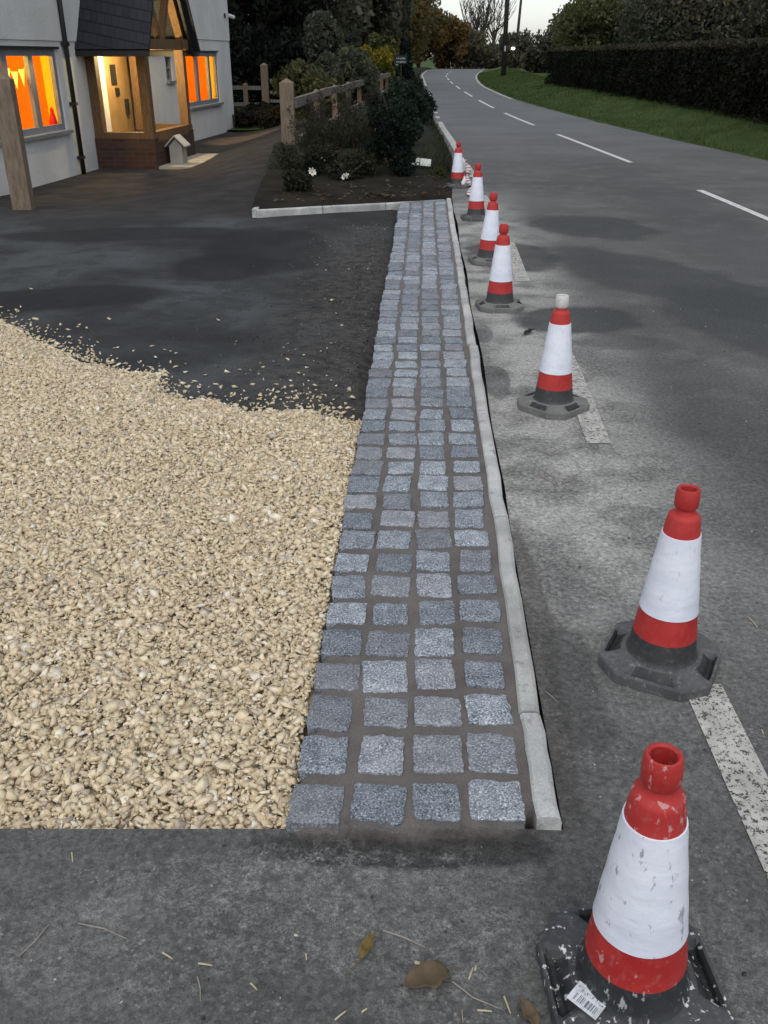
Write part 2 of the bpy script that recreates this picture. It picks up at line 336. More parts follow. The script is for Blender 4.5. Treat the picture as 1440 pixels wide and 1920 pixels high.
# road: apron in front of the driveway and carriageway share one sheet
yy = np.concatenate([np.linspace(-30, -2, 8), np.linspace(-1, 1.2, 6), [1.331], np.linspace(1.333, 12, 40), np.linspace(12.5, 140, 120)])
nx = 24; V = []
for y in yy:
    lo = -14.0 if y < 1.332 else float(left_x(np.array(y))) + (.016 * float(sstep(2.5, 3.2, y)) * (.55 + .45 * math.sin(y * 3.1)) if y < 10.1 else 0); hi = float(right_x(np.array(y))) + .04 * math.sin(y * 2.1) + .03 * math.sin(y * 5.3 + 1)
    for t in np.linspace(0, 1, nx):
        x = lo + (hi - lo) * t; V.append((x, y, 0.0))
i = np.arange(len(yy) - 1)[:, None] * nx + np.arange(nx - 1)[None, :]
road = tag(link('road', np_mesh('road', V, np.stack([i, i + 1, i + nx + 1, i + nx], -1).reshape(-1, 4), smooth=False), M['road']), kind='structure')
# driveway heightfield (dark sub-base, then old tarmac by the house)
grid('driveway', np.concatenate([np.linspace(-16, -5, 24), np.linspace(-4.9, -.9, 90), np.linspace(-.88, .62, 50)]), np.concatenate([np.linspace(1.325, 6, 150), np.linspace(6.04, 12, 100), np.linspace(12.2, 34, 60)]),
     lambda x, y: np.where(y < 1.345, -.09, drive_z(x, y)) - .04 * sstep(-.1, .1, x - (-.25 + .0416 * y)), M['drive'])
# planted verge on the left beyond the cobbles
def verge_l(y): return np.interp(y, [9.3, 15.3, 45, 120], [-1.27, -1.75, .1, 2.2])
def edging_y(x): return 9.402 + (x + 1.284) * (10.117 - 9.402) / (0.659 + 1.284)
vy = np.concatenate([np.linspace(0, 1, 70)[:60] * 8, np.linspace(7, 110, 60)]); nx = 26; V = []
for t in vy:
    for k in np.linspace(0, 1, nx):
        y = 10.0 + t; l = float(verge_l(y)); r = float(left_x(np.array(y)))
        x = l + (r - l) * k
        y2 = y + (edging_y(min(x, .74)) + .035 - 10.0) * max(0, 1 - t / 2)
        edge = min(1, (1 - k) * 8) * min(1, t * 3)
        z = .012 + .05 * edge + .10 * edge * min(1, t / 8) * (.4 + vnoise(np.array(x * 1.5), np.array(y * 1.5), 4)) + .02 * edge * vnoise(np.array(x * 9), np.array(y * 9), 5)
        V.append((x, y2, float(z)))
i = np.arange(len(vy) - 1)[:, None] * nx + np.arange(nx - 1)[None, :]
verge = tag(link('planted_verge', np_mesh('planted_verge', V, np.stack([i, i + 1, i + nx + 1, i + nx], -1).reshape(-1, 4), smooth=True), M['soil']), kind='structure')
def bank_z(d, y): return .015 + .36 * sstep(.15, 2.4, d) + .25 * sstep(2.4, 20, d)
gy = np.concatenate([np.linspace(-40, 8, 12), np.linspace(9, 80, 90), np.linspace(82, 140, 30)]); gd = np.concatenate([np.linspace(0, 3, 18), np.linspace(3.4, 60, 16)]); V = []
for y in gy:
    r = float(right_x(np.array(y))) - .03
    for d in gd:
        V.append((r + d, y, float(bank_z(d, y) + .04 * vnoise(np.array(d * 2), np.array(y * 2), 3) * min(1, d * 3)) - .012 * (d == 0)))
nx = len(gd); i = np.arange(len(gy) - 1)[:, None] * nx + np.arange(nx - 1)[None, :]
tag(link('grass_verge', np_mesh('grass_verge', V, np.stack([i, i + 1, i + nx + 1, i + nx], -1).reshape(-1, 4), smooth=True), M['grass']), kind='structure')
grid('lawn', np.linspace(-30, -1.6, 40), np.linspace(26.5, 110, 50), lambda x, y: -.42 + .12 * sstep(28, 34, y) + .3 * sstep(40, 80, y) + .03 * vnoise(x, y, 2) + .25 * sstep(-3.4, -1.6, x), M['grass'])

# ------------------------------------------------------------------ road markings (children of the road)
def marking(name, line_y, line_x, y0, y1, w, mat, zz=.004):
    n = max(3, int((y1 - y0) / .35) + 2); V = []
    for y in np.linspace(y0, y1, n):
        c = float(smoothed(np.array(y), line_y, line_x)) if y > 9 else float(np.interp(y, line_y, line_x))
        V += [(c - w / 2, y, zz), (c + w / 2, y, zz)]
    i = np.arange(n - 1) * 2
    return link(name, np_mesh(name, V, np.stack([i, i + 1, i + 3, i + 2], -1)), mat, road)
for (a, b) in [(-2.0, -.6), (.2, 1.80), (3.36, 4.9), (6.28, 7.75), (9.3, 10.6)]:
    marking('edge_line_dash', ey_, ex_, a, b, .098, M['edge_near'])
for (a, b) in [(12.3, 13.7), (15.2, 23.2)]: marking('edge_line_dash', ey_, ex_, a, b, .12, M['edge_far'])
for k in range(10):
    a = 24.6 + k * 2.1; marking('edge_line_dash', ey_, ex_, a, a + .8, .11, M['edge_far'])
marking('edge_line_dash', ey_, ex_, 52, 108, .12, M['edge_far'])
for (a, b) in [(2.2, 4.6), (6.9, 11.05), (14.1, 19.4), (22.05, 26.9), (29.5, 34.9), (38.2, 43.4), (47, 52), (56, 61), (65, 70), (74, 79), (84, 89), (95, 100)]:
    marking('centre_line_dash', cy_, cx_, a, b, .085, M['centre'])
marking('edge_line_dash', ry_, rx_ - .12, 36, 108, .10, M['edge_far'])

# ------------------------------------------------------------------ cobble strip: mortar bed with setts and edging stones
ROWY = 0.1405; NROW = 62
def strip_in(y): return kerb_x(y) - .062       # inner side of edging
V = []; my = np.concatenate([np.linspace(1.21, 1.334, 14), np.linspace(1.344, 10.14, 255)]); mk = np.linspace(0, 1, 26)
for j, y in enumerate(my):
    for k in mk:
        x = kerb_x(y) - .03 - .515 * k + max(0, 1.344 - y) * .3 * (k - .3)
        y2 = y
        if y > 9.6: y2 = min(y, edging_y(x) - .01)
        z = .0232 + .004 * (vnoise(np.array(x * 25), np.array(y * 25), 3) - .5) - (.0272 + .006 * (vnoise(np.array(x * 12), np.array(y * 3), 9) - .35)) * max(0, 1 - (y - 1.21) / .125) - .02 * (k > .985)
        V.append((x, y2, float(z)))
nx = len(mk); i = np.arange(len(my) - 1)[:, None] * nx + np.arange(nx - 1)[None, :]
strip = tag(link('cobble_strip', np_mesh('cobble_strip', V, np.stack([i, i + nx, i + nx + 1, i + 1], -1).reshape(-1, 4), smooth=True), M['mortar']), kind='structure')
def sett_mesh(name, wx, wy, seed):
    r = np.random.default_rng(seed); n = 11; V = []
    a = np.linspace(-1, 1, n); ph = r.uniform(0, 6.28, 12); sk = r.uniform(-.055, .055, 4)
    for j, b in enumerate(a):
        for i_, c in enumerate(a):
            s, t = c, b
            rr = max(abs(s), abs(t)); 
            e = .045 * (math.sin(3.1 * t + ph[0]) + .6 * math.sin(7.7 * t + ph[1])) * abs(s) * .6
            f = .045 * (math.sin(3.3 * s + ph[2]) + .6 * math.sin(7.1 * s + ph[3])) * abs(t) * .6
            corner = 1 - .035 * (abs(s) * abs(t)) ** 5
            jx, jy = (r.uniform(-.05, .03, 2) if rr > .99 else r.uniform(-.02, .02, 2))
            x = (s + math.copysign(e, s) + sk[0] * t + jx) * corner * wx / 2; y = (t + math.copysign(f, t) + sk[1] * s + jy) * corner * wy / 2
            z = .0 - .0018 * max(0, rr - .72) ** 1.5 / .148 - (.003 if rr > .99 else 0) + r.uniform(-.0011, .0011) + .003 * (s * sk[2] + t * sk[3]) * 8 + .0016 * math.sin(4 * s + ph[4]) * math.sin(4.4 * t + ph[5])
            V.append((x, y, z))
    Fc = [(j * n + i_, j * n + i_ + 1, (j + 1) * n + i_ + 1, (j + 1) * n + i_) for j in range(n - 1) for i_ in range(n - 1)]
    ring = [i_ for i_ in range(n)] + [j * n + n - 1 for j in range(1, n)] + [(n - 1) * n + i_ for i_ in range(n - 2, -1, -1)] + [j * n for j in range(n - 2, 0, -1)]
    b0 = len(V)
    for q in ring: V.append((V[q][0] * .97, V[q][1] * .97, -.05))
    L = len(ring)
    for q in range(L): Fc.append((ring[(q + 1) % L], ring[q], b0 + q, b0 + (q + 1) % L))
    me = np_mesh(name, V, Fc, smooth=True); me.materials.append(M['granite']); bm = bmesh.new(); bm.from_mesh(me)
    for e in bm.edges:
        if len(e.link_faces) == 2 and e.calc_face_angle(0) > R(38): e.smooth = False
    bm.to_mesh(me); bm.free(); return me
SETTS = [sett_mesh('granite_sett', .101 + .008 * math.sin(k * 2.3), .113 + .012 * math.sin(k * 3.7 + 1), 100 + k) for k in range(28)]
for row in range(NROW):
    y = 1.391 + row * ROWY
    for c in range(4):
        yj = y + random.uniform(-.006, .006) - .004 * c
        x = kerb_x(yj) - .130 - c * .1235 + random.uniform(-.005, .005)
        if yj > edging_y(x) - .07: continue
        o = link('granite_sett', SETTS[random.randrange(28)], None, strip, (x, yj, .0315 + random.uniform(-.002, .0025)))
        o.rotation_euler = (random.uniform(-.018, .018), random.uniform(-.018, .018), random.uniform(-.07, .07) + math.atan(KS) * -1 + (math.pi if random.random() < .5 else 0))
def edging(p0, p1, w, h, seed, top=.037):
    p0, p1 = Vector(p0), Vector(p1); d = (p1 - p0); L = d.length; d.normalize(); nrm = Vector((d.y, -d.x, 0)); b = bmesh.new(); r = random.Random(seed); rings = []
    n = 7
    for k in range(n):
        t = k / (n - 1); q = p0.lerp(p1, t); wob = r.uniform(-.0035, .0035); tz = r.uniform(-.0015, .0015)
        ww = w / 2
        prof = [(-ww, -.12), (-ww, top - .007), (-ww + .005, top), (ww - .012, top + .001), (ww - .003, top - .006), (ww, top - .014), (ww, -.12)]
        rings.append([b.verts.new(q + nrm * (a + wob) + Vector((0, 0, z + tz))) for a, z in prof])
    for k in range(n - 1):
        for m_ in range(6): b.faces.new([rings[k][m_], rings[k + 1][m_], rings[k + 1][m_ + 1], rings[k][m_ + 1]])
    b.faces.new(rings[0]); b.faces.new(rings[-1][::-1]); bmesh.ops.recalc_face_normals(b, faces=b.faces)
    me = bpy.data.meshes.new('edging_stone'); b.to_mesh(me); b.free()
    return link('edging_stone', me, M['concrete'], strip)
ys_ = [1.326, 1.655] + [2.655 + k for k in range(7)] + [10.15]
for k in range(len(ys_) - 1):
    a, b_ = ys_[k] + .004, ys_[k + 1] - .004; off = random.uniform(-.003, .003)
    edging((kerb_x(a) - .031 + off, a, 0), (kerb_x(b_) - .031 + random.uniform(-.003, .003), b_, 0), .050, .15, k, .034)
pts = [(-1.284, 9.402), (-.636, 9.640), (.012, 9.879), (.655, 10.116)]
for k in range(3):
    a, b_ = Vector((*pts[k], 0)), Vector((*pts[k + 1], 0)); d = (b_ - a).normalized() * .004
    edging(a + d, b_ - d, .042, .15, 40 + k, .024)
edging((-1.30, 9.43, 0), (-1.26, 10.15, 0), .06, .15, 50, .03)

# ------------------------------------------------------------------ gravel
def stone_lib(n, npts=8):
    out = []
    for k in range(n):
        r = np.random.default_rng(500 + k); b = bmesh.new()
        p = r.normal(size=(npts, 3)); p /= np.linalg.norm(p, axis=1)[:, None]; p *= r.uniform(.72, 1.12, (npts, 1)); p *= np.array([1.08, r.uniform(.6, .9), r.uniform(.36, .58)])
        for q in p: b.verts.new(q)
        bmesh.ops.convex_hull(b, input=b.verts); bmesh.ops.triangulate(b, faces=b.faces)
        loose = [v for v in b.verts if not v.link_faces]; bmesh.ops.delete(b, geom=loose, context='VERTS'); b.verts.index_update()
        out.append((np.array([v.co[:] for v in b.verts]), np.array([[v.index for v in f.verts] for f in b.faces]))); b.free()
    return out
LIB = stone_lib(16)
def rot_mats(n, tilt):
    a = rng.uniform(0, 2 * np.pi, n); b = rng.normal(0, tilt, n); c = rng.normal(0, tilt, n)
    ca, sa, cb, sb, cc, sc = np.cos(a), np.sin(a), np.cos(b), np.sin(b), np.cos(c), np.sin(c); Z = np.zeros(n); O = np.ones(n)
    Rz = np.stack([ca, -sa, Z, sa, ca, Z, Z, Z, O], -1).reshape(n, 3, 3); Ry = np.stack([cb, Z, sb, Z, O, Z, -sb, Z, cb], -1).reshape(n, 3, 3); Rx = np.stack([O, Z, Z, Z, cc, -sc, Z, sc, cc], -1).reshape(n, 3, 3)
    return Rz @ Ry @ Rx
def stones(pos, size, cols, tilt=.45):
    n = len(pos); Rm = rot_mats(n, tilt); which = rng.integers(0, len(LIB), n); Vs, Fs, Cs, off = [], [], [], 0
    for k, (lv, lf) in enumerate(LIB):
        idx = np.where(which == k)[0]
        if len(idx) == 0: continue
        v = np.einsum('nij,pj->npi', Rm[idx], lv) * size[idx][:, None, None] + pos[idx][:, None, :]
        m_ = len(lv); f = lf[None] + (off + np.arange(len(idx)) * m_)[:, None, None]
        Vs.append(v.reshape(-1, 3)); Fs.append(f.reshape(-1, 3)); Cs.append(np.repeat(cols[idx], m_, 0)); off += len(idx) * m_
    return np.concatenate(Vs), np.concatenate(Fs), np.concatenate(Cs)
gx = np.array([-9, -5.2, -3.6, -2.35, -1.9, -1.56, -1.33, -1.12, -1.06, -.93, -.70, -.46, -.30, -.125, .3]); gyy = np.array([6.6, 6.3, 5.9, 5.38, 4.92, 4.62, 4.40, 4.36, 4.12, 3.99, 3.93, 3.88, 3.86, 3.73, 3.7])
def grav_far(x): return np.interp(x, gx, gyy)
def in_gravel(x, y, pad=0.0):
    wob = (vnoise(x * 5, y * 5, 8) - .5) * .22
    return (y > 1.335 + pad) & (y < grav_far(x) + wob - pad) & (x < -.190 + .0416 * (y - 1.32) - pad + .012 * (vnoise(y * 30, y * 3, 3) - .3))
def grav_h(x, y):
    e = sstep(-.02, .42, grav_far(x) - y); e2 = sstep(1.325, 1.50, y)
    return -.046 + .052 * e * (.55 + .45 * e2) + .022 * (vnoise(x * 2.3, y * 2.3, 9) - .5) * e + .010 * (vnoise(x * 8, y * 8, 10) - .5)
def gravel_cols(n):
    pal = np.array([(.64, .53, .355), (.68, .575, .395), (.60, .485, .315), (.71, .61, .44), (.62, .50, .335), (.77, .70, .56), (.48, .41, .32)])
    c = pal[rng.choice(7, n, p=[.28, .24, .16, .12, .10, .05, .05])] * rng.uniform(.85, 1.12, (n, 1))
    return c
P, S = [], []
for layer, (sp, dz, szm) in enumerate([(.0165, -.010, .0152), (.0130, -.001, .0118), (.0130, .001, .0088), (.022, .005, .0140)]):
    X, Y = np.meshgrid(np.arange(-4.6, .15, sp), np.arange(1.325, 6.4, sp)); x = X.ravel() + rng.uniform(-.6, .6, X.size) * sp; y = Y.ravel() + rng.uniform(-.6, .6, X.size) * sp
    far = (x < -1.2 - .42 * y)        # beyond the left edge of the view: sparser
    k = in_gravel(x, y, .008) & (~far | (rng.random(x.size) < .55)) & (x > -4.3)
    x, y = x[k], y[k]; n = len(x)
    s = np.clip(rng.lognormal(math.log(szm), .38, n), .0045, .027)
    s *= np.where(y < 1.6, 1.0, 1.0)
    lim = np.clip((-.190 + .0416 * (y - 1.32) + .004) - x, .004, .03); s = np.minimum(s, np.maximum(lim, .007))
    P.append(np.stack([x, y, grav_h(x, y) + dz + rng.normal(0, .0025, n)], -1)); S.append(s)
P = np.concatenate(P); S = np.concatenate(S)
front = P[:, 1] < 1.337 + S * .8; P[front, 1] = 1.337 + S[front] * .8
V, Fc, C = stones(P, S, gravel_cols(len(P)))
tag(link('gravel', np_mesh('gravel', V, Fc, C), M['stone']), 'bed of buff limestone chippings spread over the driveway', 'gravel', kind='stuff')
n = 1500; x = rng.uniform(-4.0, -.13, n); d_ = rng.exponential(.085, n) - .05; y = grav_far(x) + d_ * (1 + .9 * sstep(-1.0, -.3, x)); k = (x < -.225 + .0416 * (y - 1.32)) & (y < 6.6); x, y = x[k], y[k]; sz = np.clip(rng.lognormal(math.log(.0115), .3, len(x)), .005, .022)
V, Fc, C = stones(np.stack([x, y, drive_z(x, y) + sz * .4], -1), sz, gravel_cols(len(x)))
tag(link('gravel_fringe', np_mesh('gravel_fringe', V, Fc, C), M['stone']), 'thin scatter of buff chippings along the edge of the gravel', 'gravel', kind='stuff')
# gravel bed sheet right under the chippings
def bed_z(x, y): return np.where(in_gravel(x, y, -.0), grav_h(x, y) - .017, -.11)
grid('gravel_bed', np.linspace(-4.4, .1, 150), np.linspace(1.345, 6.5, 150), bed_z, simple('gravel_fines', (.44, .355, .225), (.54, .44, .29), 20, .95, .2, .4))
# single stray chippings beyond the edge
stray_me = []
for k in range(6):
    lv, lf = LIB[k]; c = np.repeat(gravel_cols(1), len(lv), 0); me = np_mesh('stray_chipping', lv, lf, c); me.materials.append(M['stone']); stray_me.append(me)
stray_px = [(310, 655), (330, 690), (285, 650), (450, 692), (485, 702), (495, 690), (520, 722), (545, 716), (560, 700), (575, 690), (590, 722), (612, 703), (630, 722), (475, 722), (425, 700), (385, 705), (365, 716), (405, 722),
            (163, 620), (205, 600), (90, 618), (128, 622), (150, 612), (610, 505), (690, 505), (622, 560), (640, 610), (555, 735), (500, 735), (440, 728), (655, 728), (570, 665), (330, 662), (355, 725), (250, 660), (222, 655), (540, 675), (60, 540), (410, 600)]
for px, py in stray_px:
    g = G(px, py, -.045); s = random.uniform(.011, .021)
    o = link('stray_chipping', stray_me[random.randrange(6)], None, None, (g.x, g.y, float(drive_z(np.array(g.x), np.array(g.y))) + s * .35)); o.scale = (s, s, s); o.rotation_euler = (random.uniform(-.3, .3), random.uniform(-.3, .3), random.uniform(0, 6))
    tag(o, 'single buff chipping lying loose on the dark ground off the gravel edge', 'stone', 'stray chippings off the gravel edge')
def gritty(name, n, fx, fy, smin, smax, pal, zf, label, cat):
    x, y = fx(n), fy(n); pos = np.stack([x, y, zf(x, y)], -1); s = rng.uniform(smin, smax, n) ** 1.0; c = np.array(pal)[rng.integers(0, len(pal), n)] * rng.uniform(.7, 1.2, (n, 1))
    V, Fc, C = stones(pos, s, c); return tag(link(name, np_mesh(name, V, Fc, C), M['stone']), label, cat, kind='stuff')
gy_ = lambda n: 1.5 + 9 * rng.random(n) ** 1.5
yv = gy_(2600); xl = -.25 + .0416 * (yv - 1.32) - np.abs(rng.normal(0, .35, len(yv))); ok = ~in_gravel(xl, yv, -.05) & (yv < 9.2); yv, xl = yv[ok], xl[ok]
V, Fc, C = stones(np.stack([xl, yv, drive_z(xl, yv) + .002], -1), rng.uniform(.003, .012, len(xl)), np.array([(.10, .085, .07), (.17, .155, .13), (.05, .045, .04), (.30, .27, .22)])[rng.choice(4, len(xl), p=[.4, .2, .34, .06])] * rng.uniform(.7, 1.2, (len(xl), 1)))
tag(link('soil_crumbs', np_mesh('soil_crumbs', V, Fc, C), M['stone']), 'crumbs of brown soil and grit scattered beside the cobbles', 'soil', kind='stuff')
yv = .55 + 5 * rng.random(3600) ** 1.6; xv = rng.uniform(-1.6, 2.6, 3600); ok = (yv < 1.30) | (xv > kerb_x(yv) + .03)
yv, xv = yv[ok], xv[ok]
V, Fc, C = stones(np.stack([xv, yv, np.full(len(xv), .001)], -1), rng.uniform(.0012, .0042, len(xv)) * rng.choice([1, 1, 1, 1.7], len(xv)), np.array([(.12, .12, .115), (.25, .24, .22), (.05, .05, .05), (.45, .42, .36)])[rng.choice(4, len(xv), p=[.5, .25, .17, .08])])
tag(link('road_grit', np_mesh('road_grit', V, Fc, C), M['stone']), 'loose grit scattered over the tarmac', 'grit', kind='stuff')

# ------------------------------------------------------------------ traffic cones
def mat_plastic(name, c, c2, dirt=(.30, .29, .27), dirt_amt=.5, spots=0.0, rough=.55):
    m = NT(name, rough, .4); n = m.noise(9, 5, .65); f = m.noise(70, 4, .7)
    col = m.mix(m.rng(n, .3, .7), c, c2)
    col = m.mix(m.ma('MULTIPLY', m.rng(f, .52, .72), dirt_amt), col, dirt)
    if spots:
        st = m.mp((1, 1, .45)); s1 = m.noise(78, 3, .6, st); col = m.mix(m.ma('MULTIPLY', m.rng(s1, .605, .67), spots), col, (.62, .62, .60))
    m.base(col); m.rough(m.rng(n, .3, .7, rough - .1, rough + .2)); m.bump(f, .25, .002); return m.m
def mat_sleeve(name, scuff):
    m = NT(name, .42, .5); st = m.mp((1, 1, .35)); n = m.noise(7, 4, .6); s1 = m.noise(52, 4, .62, m.mp((1, 1, .4))); wr = m.noise(45, 3, .5, m.mp((.6, .6, 1.4)))
    col = m.mix(m.rng(n, .3, .7), (.66, .68, .76), (.78, .80, .86))
    col = m.mix(m.ma('MULTIPLY', m.rng(s1, .585, .65), scuff), col, (.27, .28, .32))
    col = m.mix(m.ma('MULTIPLY', m.rng(m.noise(120, 2), .55, .75), .15), col, (.45, .46, .52))
    m.base(col); m.bump(m.ma('ADD', wr, m.ma('MULTIPLY', m.noise(14, 2), 1.0)), .35, .004); return m.m
RED = mat_plastic('red_cone_plastic', (.37, .020, .019), (.46, .037, .032), (.30, .10, .085), .35)
RED_DIRTY = mat_plastic('splashed_red_cone_plastic', (.35, .018, .017), (.44, .034, .029), (.34, .14, .12), .4, .35)
BLK = mat_plastic('black_cone_rubber', (.030, .031, .032), (.050, .051, .051), (.13, .13, .12), .4)
BLK_DIRTY = mat_plastic('splashed_black_cone_rubber', (.022, .024, .026), (.034, .036, .037), (.12, .12, .115), .45, .5)
BASE = mat_plastic('grey_dusty_cone_base', (.060, .062, .063), (.105, .107, .107), (.20, .20, .185), .55, .15, .7)
BASE_DUST = mat_plastic('dust_coated_cone_base', (.12, .12, .112), (.17, .168, .158), (.26, .255, .235), .6, .1, .8)
BASE_DIRTY = mat_plastic('splashed_cone_base', (.036, .038, .040), (.065, .067, .068), (.16, .16, .155), .5, 1.0, .6)
PANEL = mat_plastic('dark_recessed_rubber', (.020, .021, .022), (.034, .035, .036), (.09, .09, .085), .35, .05, .55); PANEL_D = mat_plastic('splashed_recessed_rubber', (.016, .018, .019), (.028, .030, .031), (.10, .10, .10), .35, .8, .5)
SLV = mat_sleeve('reflective_sleeve', .25); SLV_DIRTY = mat_sleeve('scuffed_reflective_sleeve', .85)
WHITE_TOP = mat_plastic('bleached_white_plastic', (.50, .49, .45), (.66, .65, .62), (.25, .2, .17), .6)
def cone_base_mesh():
    n = 112; ap_l, ap_s = .139, .156    # apothems: long sides, chamfered corners
    def Rad(t):
        r = 9
        for k in range(4):
            d = math.cos(t - k * math.pi / 2);
            if d > .05: r = min(r, ap_l / d)
            d = math.cos(t - math.pi / 4 - k * math.pi / 2)
            if d > .05: r = min(r, ap_s / d)
        return r
    rows = []
    S_ = [1.0, 1.0, .985, .95, .915, .90, .86, .78, .70, .66]
    for q, s in enumerate(S_):
        ring = []
        for k in range(n):
            t = k * 2 * math.pi / n; R0 = Rad(t); dt = abs(((t - math.pi / 4 + math.pi / 4) % (math.pi / 2)) - math.pi / 4)   # 0 at corner, pi/4 mid side... measured below
            dc = abs((t % (math.pi / 2)) - math.pi / 4)         # 0 at chamfer direction
            cor = 1 - float(sstep(.30, .42, dc))
            zc = [0, .026, .031, .0325, .036, .037, .039, .041, .0425, .0435][q]
            zs = [0, .026, .031, .031, .024, .013, .016, .029, .040, .0435][q]
            rr = R0 * s
            if q >= 6: rr = R0 * s * (1 - (q - 5) / 4) + (.110 - .0045 * (q - 6)) * (q - 5) / 4
            ring.append((rr * math.cos(t), rr * math.sin(t), zs + (zc - zs) * cor))
        rows.append(ring)
    rows.append([(.075 * math.cos(k * 2 * math.pi / n), .075 * math.sin(k * 2 * math.pi / n), .0440) for k in range(n)])
    V = [p for r in rows for p in r]; Fc = []
    for q in range(len(rows) - 1):
        for k in range(n): Fc.append((q * n + k, q * n + (k + 1) % n, (q + 1) * n + (k + 1) % n, (q + 1) * n + k))
    me = np_mesh('base', V, Fc, smooth=True); mi = []
    for q in range(len(rows) - 1):
        for k in range(n):
            dc = abs((((k + .5) * 2 * math.pi / n) % (math.pi / 2)) - math.pi / 4); mi.append(1 if (dc > .40 and 3 <= q <= 7) else 0)
    me.polygons.foreach_set('material_index', mi)
    bm = bmesh.new(); bm.from_mesh(me)
    for e in bm.edges:
        if len(e.link_faces) == 2 and e.calc_face_angle(0) > R(16): e.smooth = False
    bm.to_mesh(me); bm.free(); return me
CB = cone_base_mesh()
def rcone(z): return .0845 + (z - .05) * (.0385 - .0845) / (.425 - .05)
def lath(name, prof): 
    b = B().lathe(prof, 56); b.bm.normal_update()
    for e in b.bm.edges:
        if len(e.link_faces) == 2 and e.calc_face_angle(0) > R(34): e.smooth = False
    return b.mesh(name, True)
ME_LOW = lath('lower_band', [(.090, .043), (.087, .047), (rcone(.054), .054), (rcone(.102), .102)])
ME_RED = lath('lower_red_band', [(rcone(.102) + .0003, .1018), (rcone(.176), .176)])
ME_UP = lath('upper_red_band', [(rcone(.37), .37), (rcone(.405), .405), (rcone(.425) - .0005, .424), (.0365, .430), (.031, .435), (.0225, .438), (.0205, .443), (.0205, .450)])
ME_TOP = lath('top_ring', [(.0203, .447), (.0255, .451), (.0282, .456), (.0285, .478), (.0272, .494), (.025, .4995), (.0215, .5005), (.0185, .497), (.0178, .48), (.0178, .42), (.01, .40), (.0005, .399)])
zs = np.linspace(.172, .383, 14); ME_SLV = lath('reflective_sleeve', [(rcone(.172), .1715)] + [(rcone(z) + .0022 + .0004 * math.sin(z * 90), z) for z in zs] + [(rcone(.383), .3835)])
def cone(px, py, rz, label, mats=(BASE, BLK, RED, SLV, RED), tilt=(0, 0), scale=1.0, xy=None):
    g = G(px, py) if xy is None else Vector((*xy, 0)); e = empty('traffic_cone', (g.x, g.y, .001), rz); e.rotation_euler = (tilt[0], tilt[1], rz); e.scale = (scale,) * 3
    tag(e, label, 'traffic cone', 'traffic cones along the road edge')
    for nm, me, mt in (('base', CB, mats[0]), ('lower_band', ME_LOW, mats[1]), ('lower_red_band', ME_RED, mats[2]), ('reflective_sleeve', ME_SLV, mats[3]), ('upper_red_band', ME_UP, mats[2]), ('top_ring', ME_TOP, mats[4])):
        m2 = me.copy(); m2.materials.append(mt)
        if nm == 'base': m2.materials.append(PANEL_D if mt is BASE_DIRTY else PANEL)
        link(nm, m2, None, e)
    return e
c1 = cone(1180, 1856, R(3), 'red and white traffic cone with a barcode sticker and white splashes on its base', (BASE_DIRTY, BLK_DIRTY, RED_DIRTY, SLV_DIRTY, RED_DIRTY), (0, R(-1.6)), 1.03)
cone(1236, 1243, R(62), 'traffic cone beside the front end of the cobbles, next to the stickered cone')
cone(1036, 764, R(42), 'traffic cone with a bleached white top ring on the white edge line', (BASE_DUST, BLK, RED, SLV, WHITE_TOP))
cone(936, 577, R(4), 'traffic cone next beyond the one with a white top ring, pale dusty base', (BASE_DUST, BLK, RED, SLV, RED))
cone(915, 492, R(8), 'traffic cone half hidden behind another, fifth in the row counted from the stickered cone', (BASE_DUST, BLK, RED, SLV, RED), (0, R(2)))
cone(892, 411, R(3), 'traffic cone two places short of the row end by the planted verge', (BASE, BLK, RED, SLV, RED))
cone(857, 351, R(10), 'last traffic cone of the row, at the corner of the planted verge beside loose tape', (BASE, BLK, RED, SLV, RED), (0, R(0)))
# barcode sticker on the first cone
m = NT('barcode_print', .5, .4); x_, y_, z_ = m.xyz()
bar = m.ma('GREATER_THAN', m.noise(1, 1, .5, m.mp((420, 0, 0))), .5)
inbar = m.ma('MULTIPLY', m.ma('MULTIPLY', m.ma('GREATER_THAN', y_, -.013), m.ma('LESS_THAN', y_, .000)), m.ma('LESS_THAN', m.ma('ABSOLUTE', x_), .020))
txt = m.ma('MULTIPLY', m.ma('MULTIPLY', m.ma('GREATER_THAN', y_, .004), m.ma('LESS_THAN', y_, .012)), m.ma('GREATER_THAN', m.noise(1, 1, .5, m.mp((300, 420, 0))), .56))
m.base(m.mix(m.ma('MULTIPLY', m.ma('ADD', m.ma('MULTIPLY', bar, inbar), txt, clamp=True), .85), m.mix(m.rng(m.noise(60, 4), .4, .7), (.60, .63, .66), (.42, .45, .47)), (.05, .055, .06)))
g = AT(1105, 1888, .9); 
lab = B().box(-.027, .027, -.018, .018, 0, .0006).obj('barcode_sticker', m.m, c1)
g = G(1104, 1884, .036); dl = Vector((g.x - c1.location.x, g.y - c1.location.y, 0)); rz1 = c1.rotation_euler.z
loc = Matrix.Rotation(-rz1, 3, 'Z') @ dl; out = loc.normalized(); nn = (out * .12 + Vector((0, 0, 1))).normalized()
xa = Vector((-out.y, out.x, 0)); xa = (Matrix.Rotation(R(12), 3, nn) @ xa).normalized(); ya = nn.cross(xa)
lab.matrix_local = Matrix(((xa.x, ya.x, nn.x, loc.x), (xa.y, ya.y, nn.y, loc.y), (xa.z, ya.z, nn.z, .0500), (0, 0, 0, 1)))

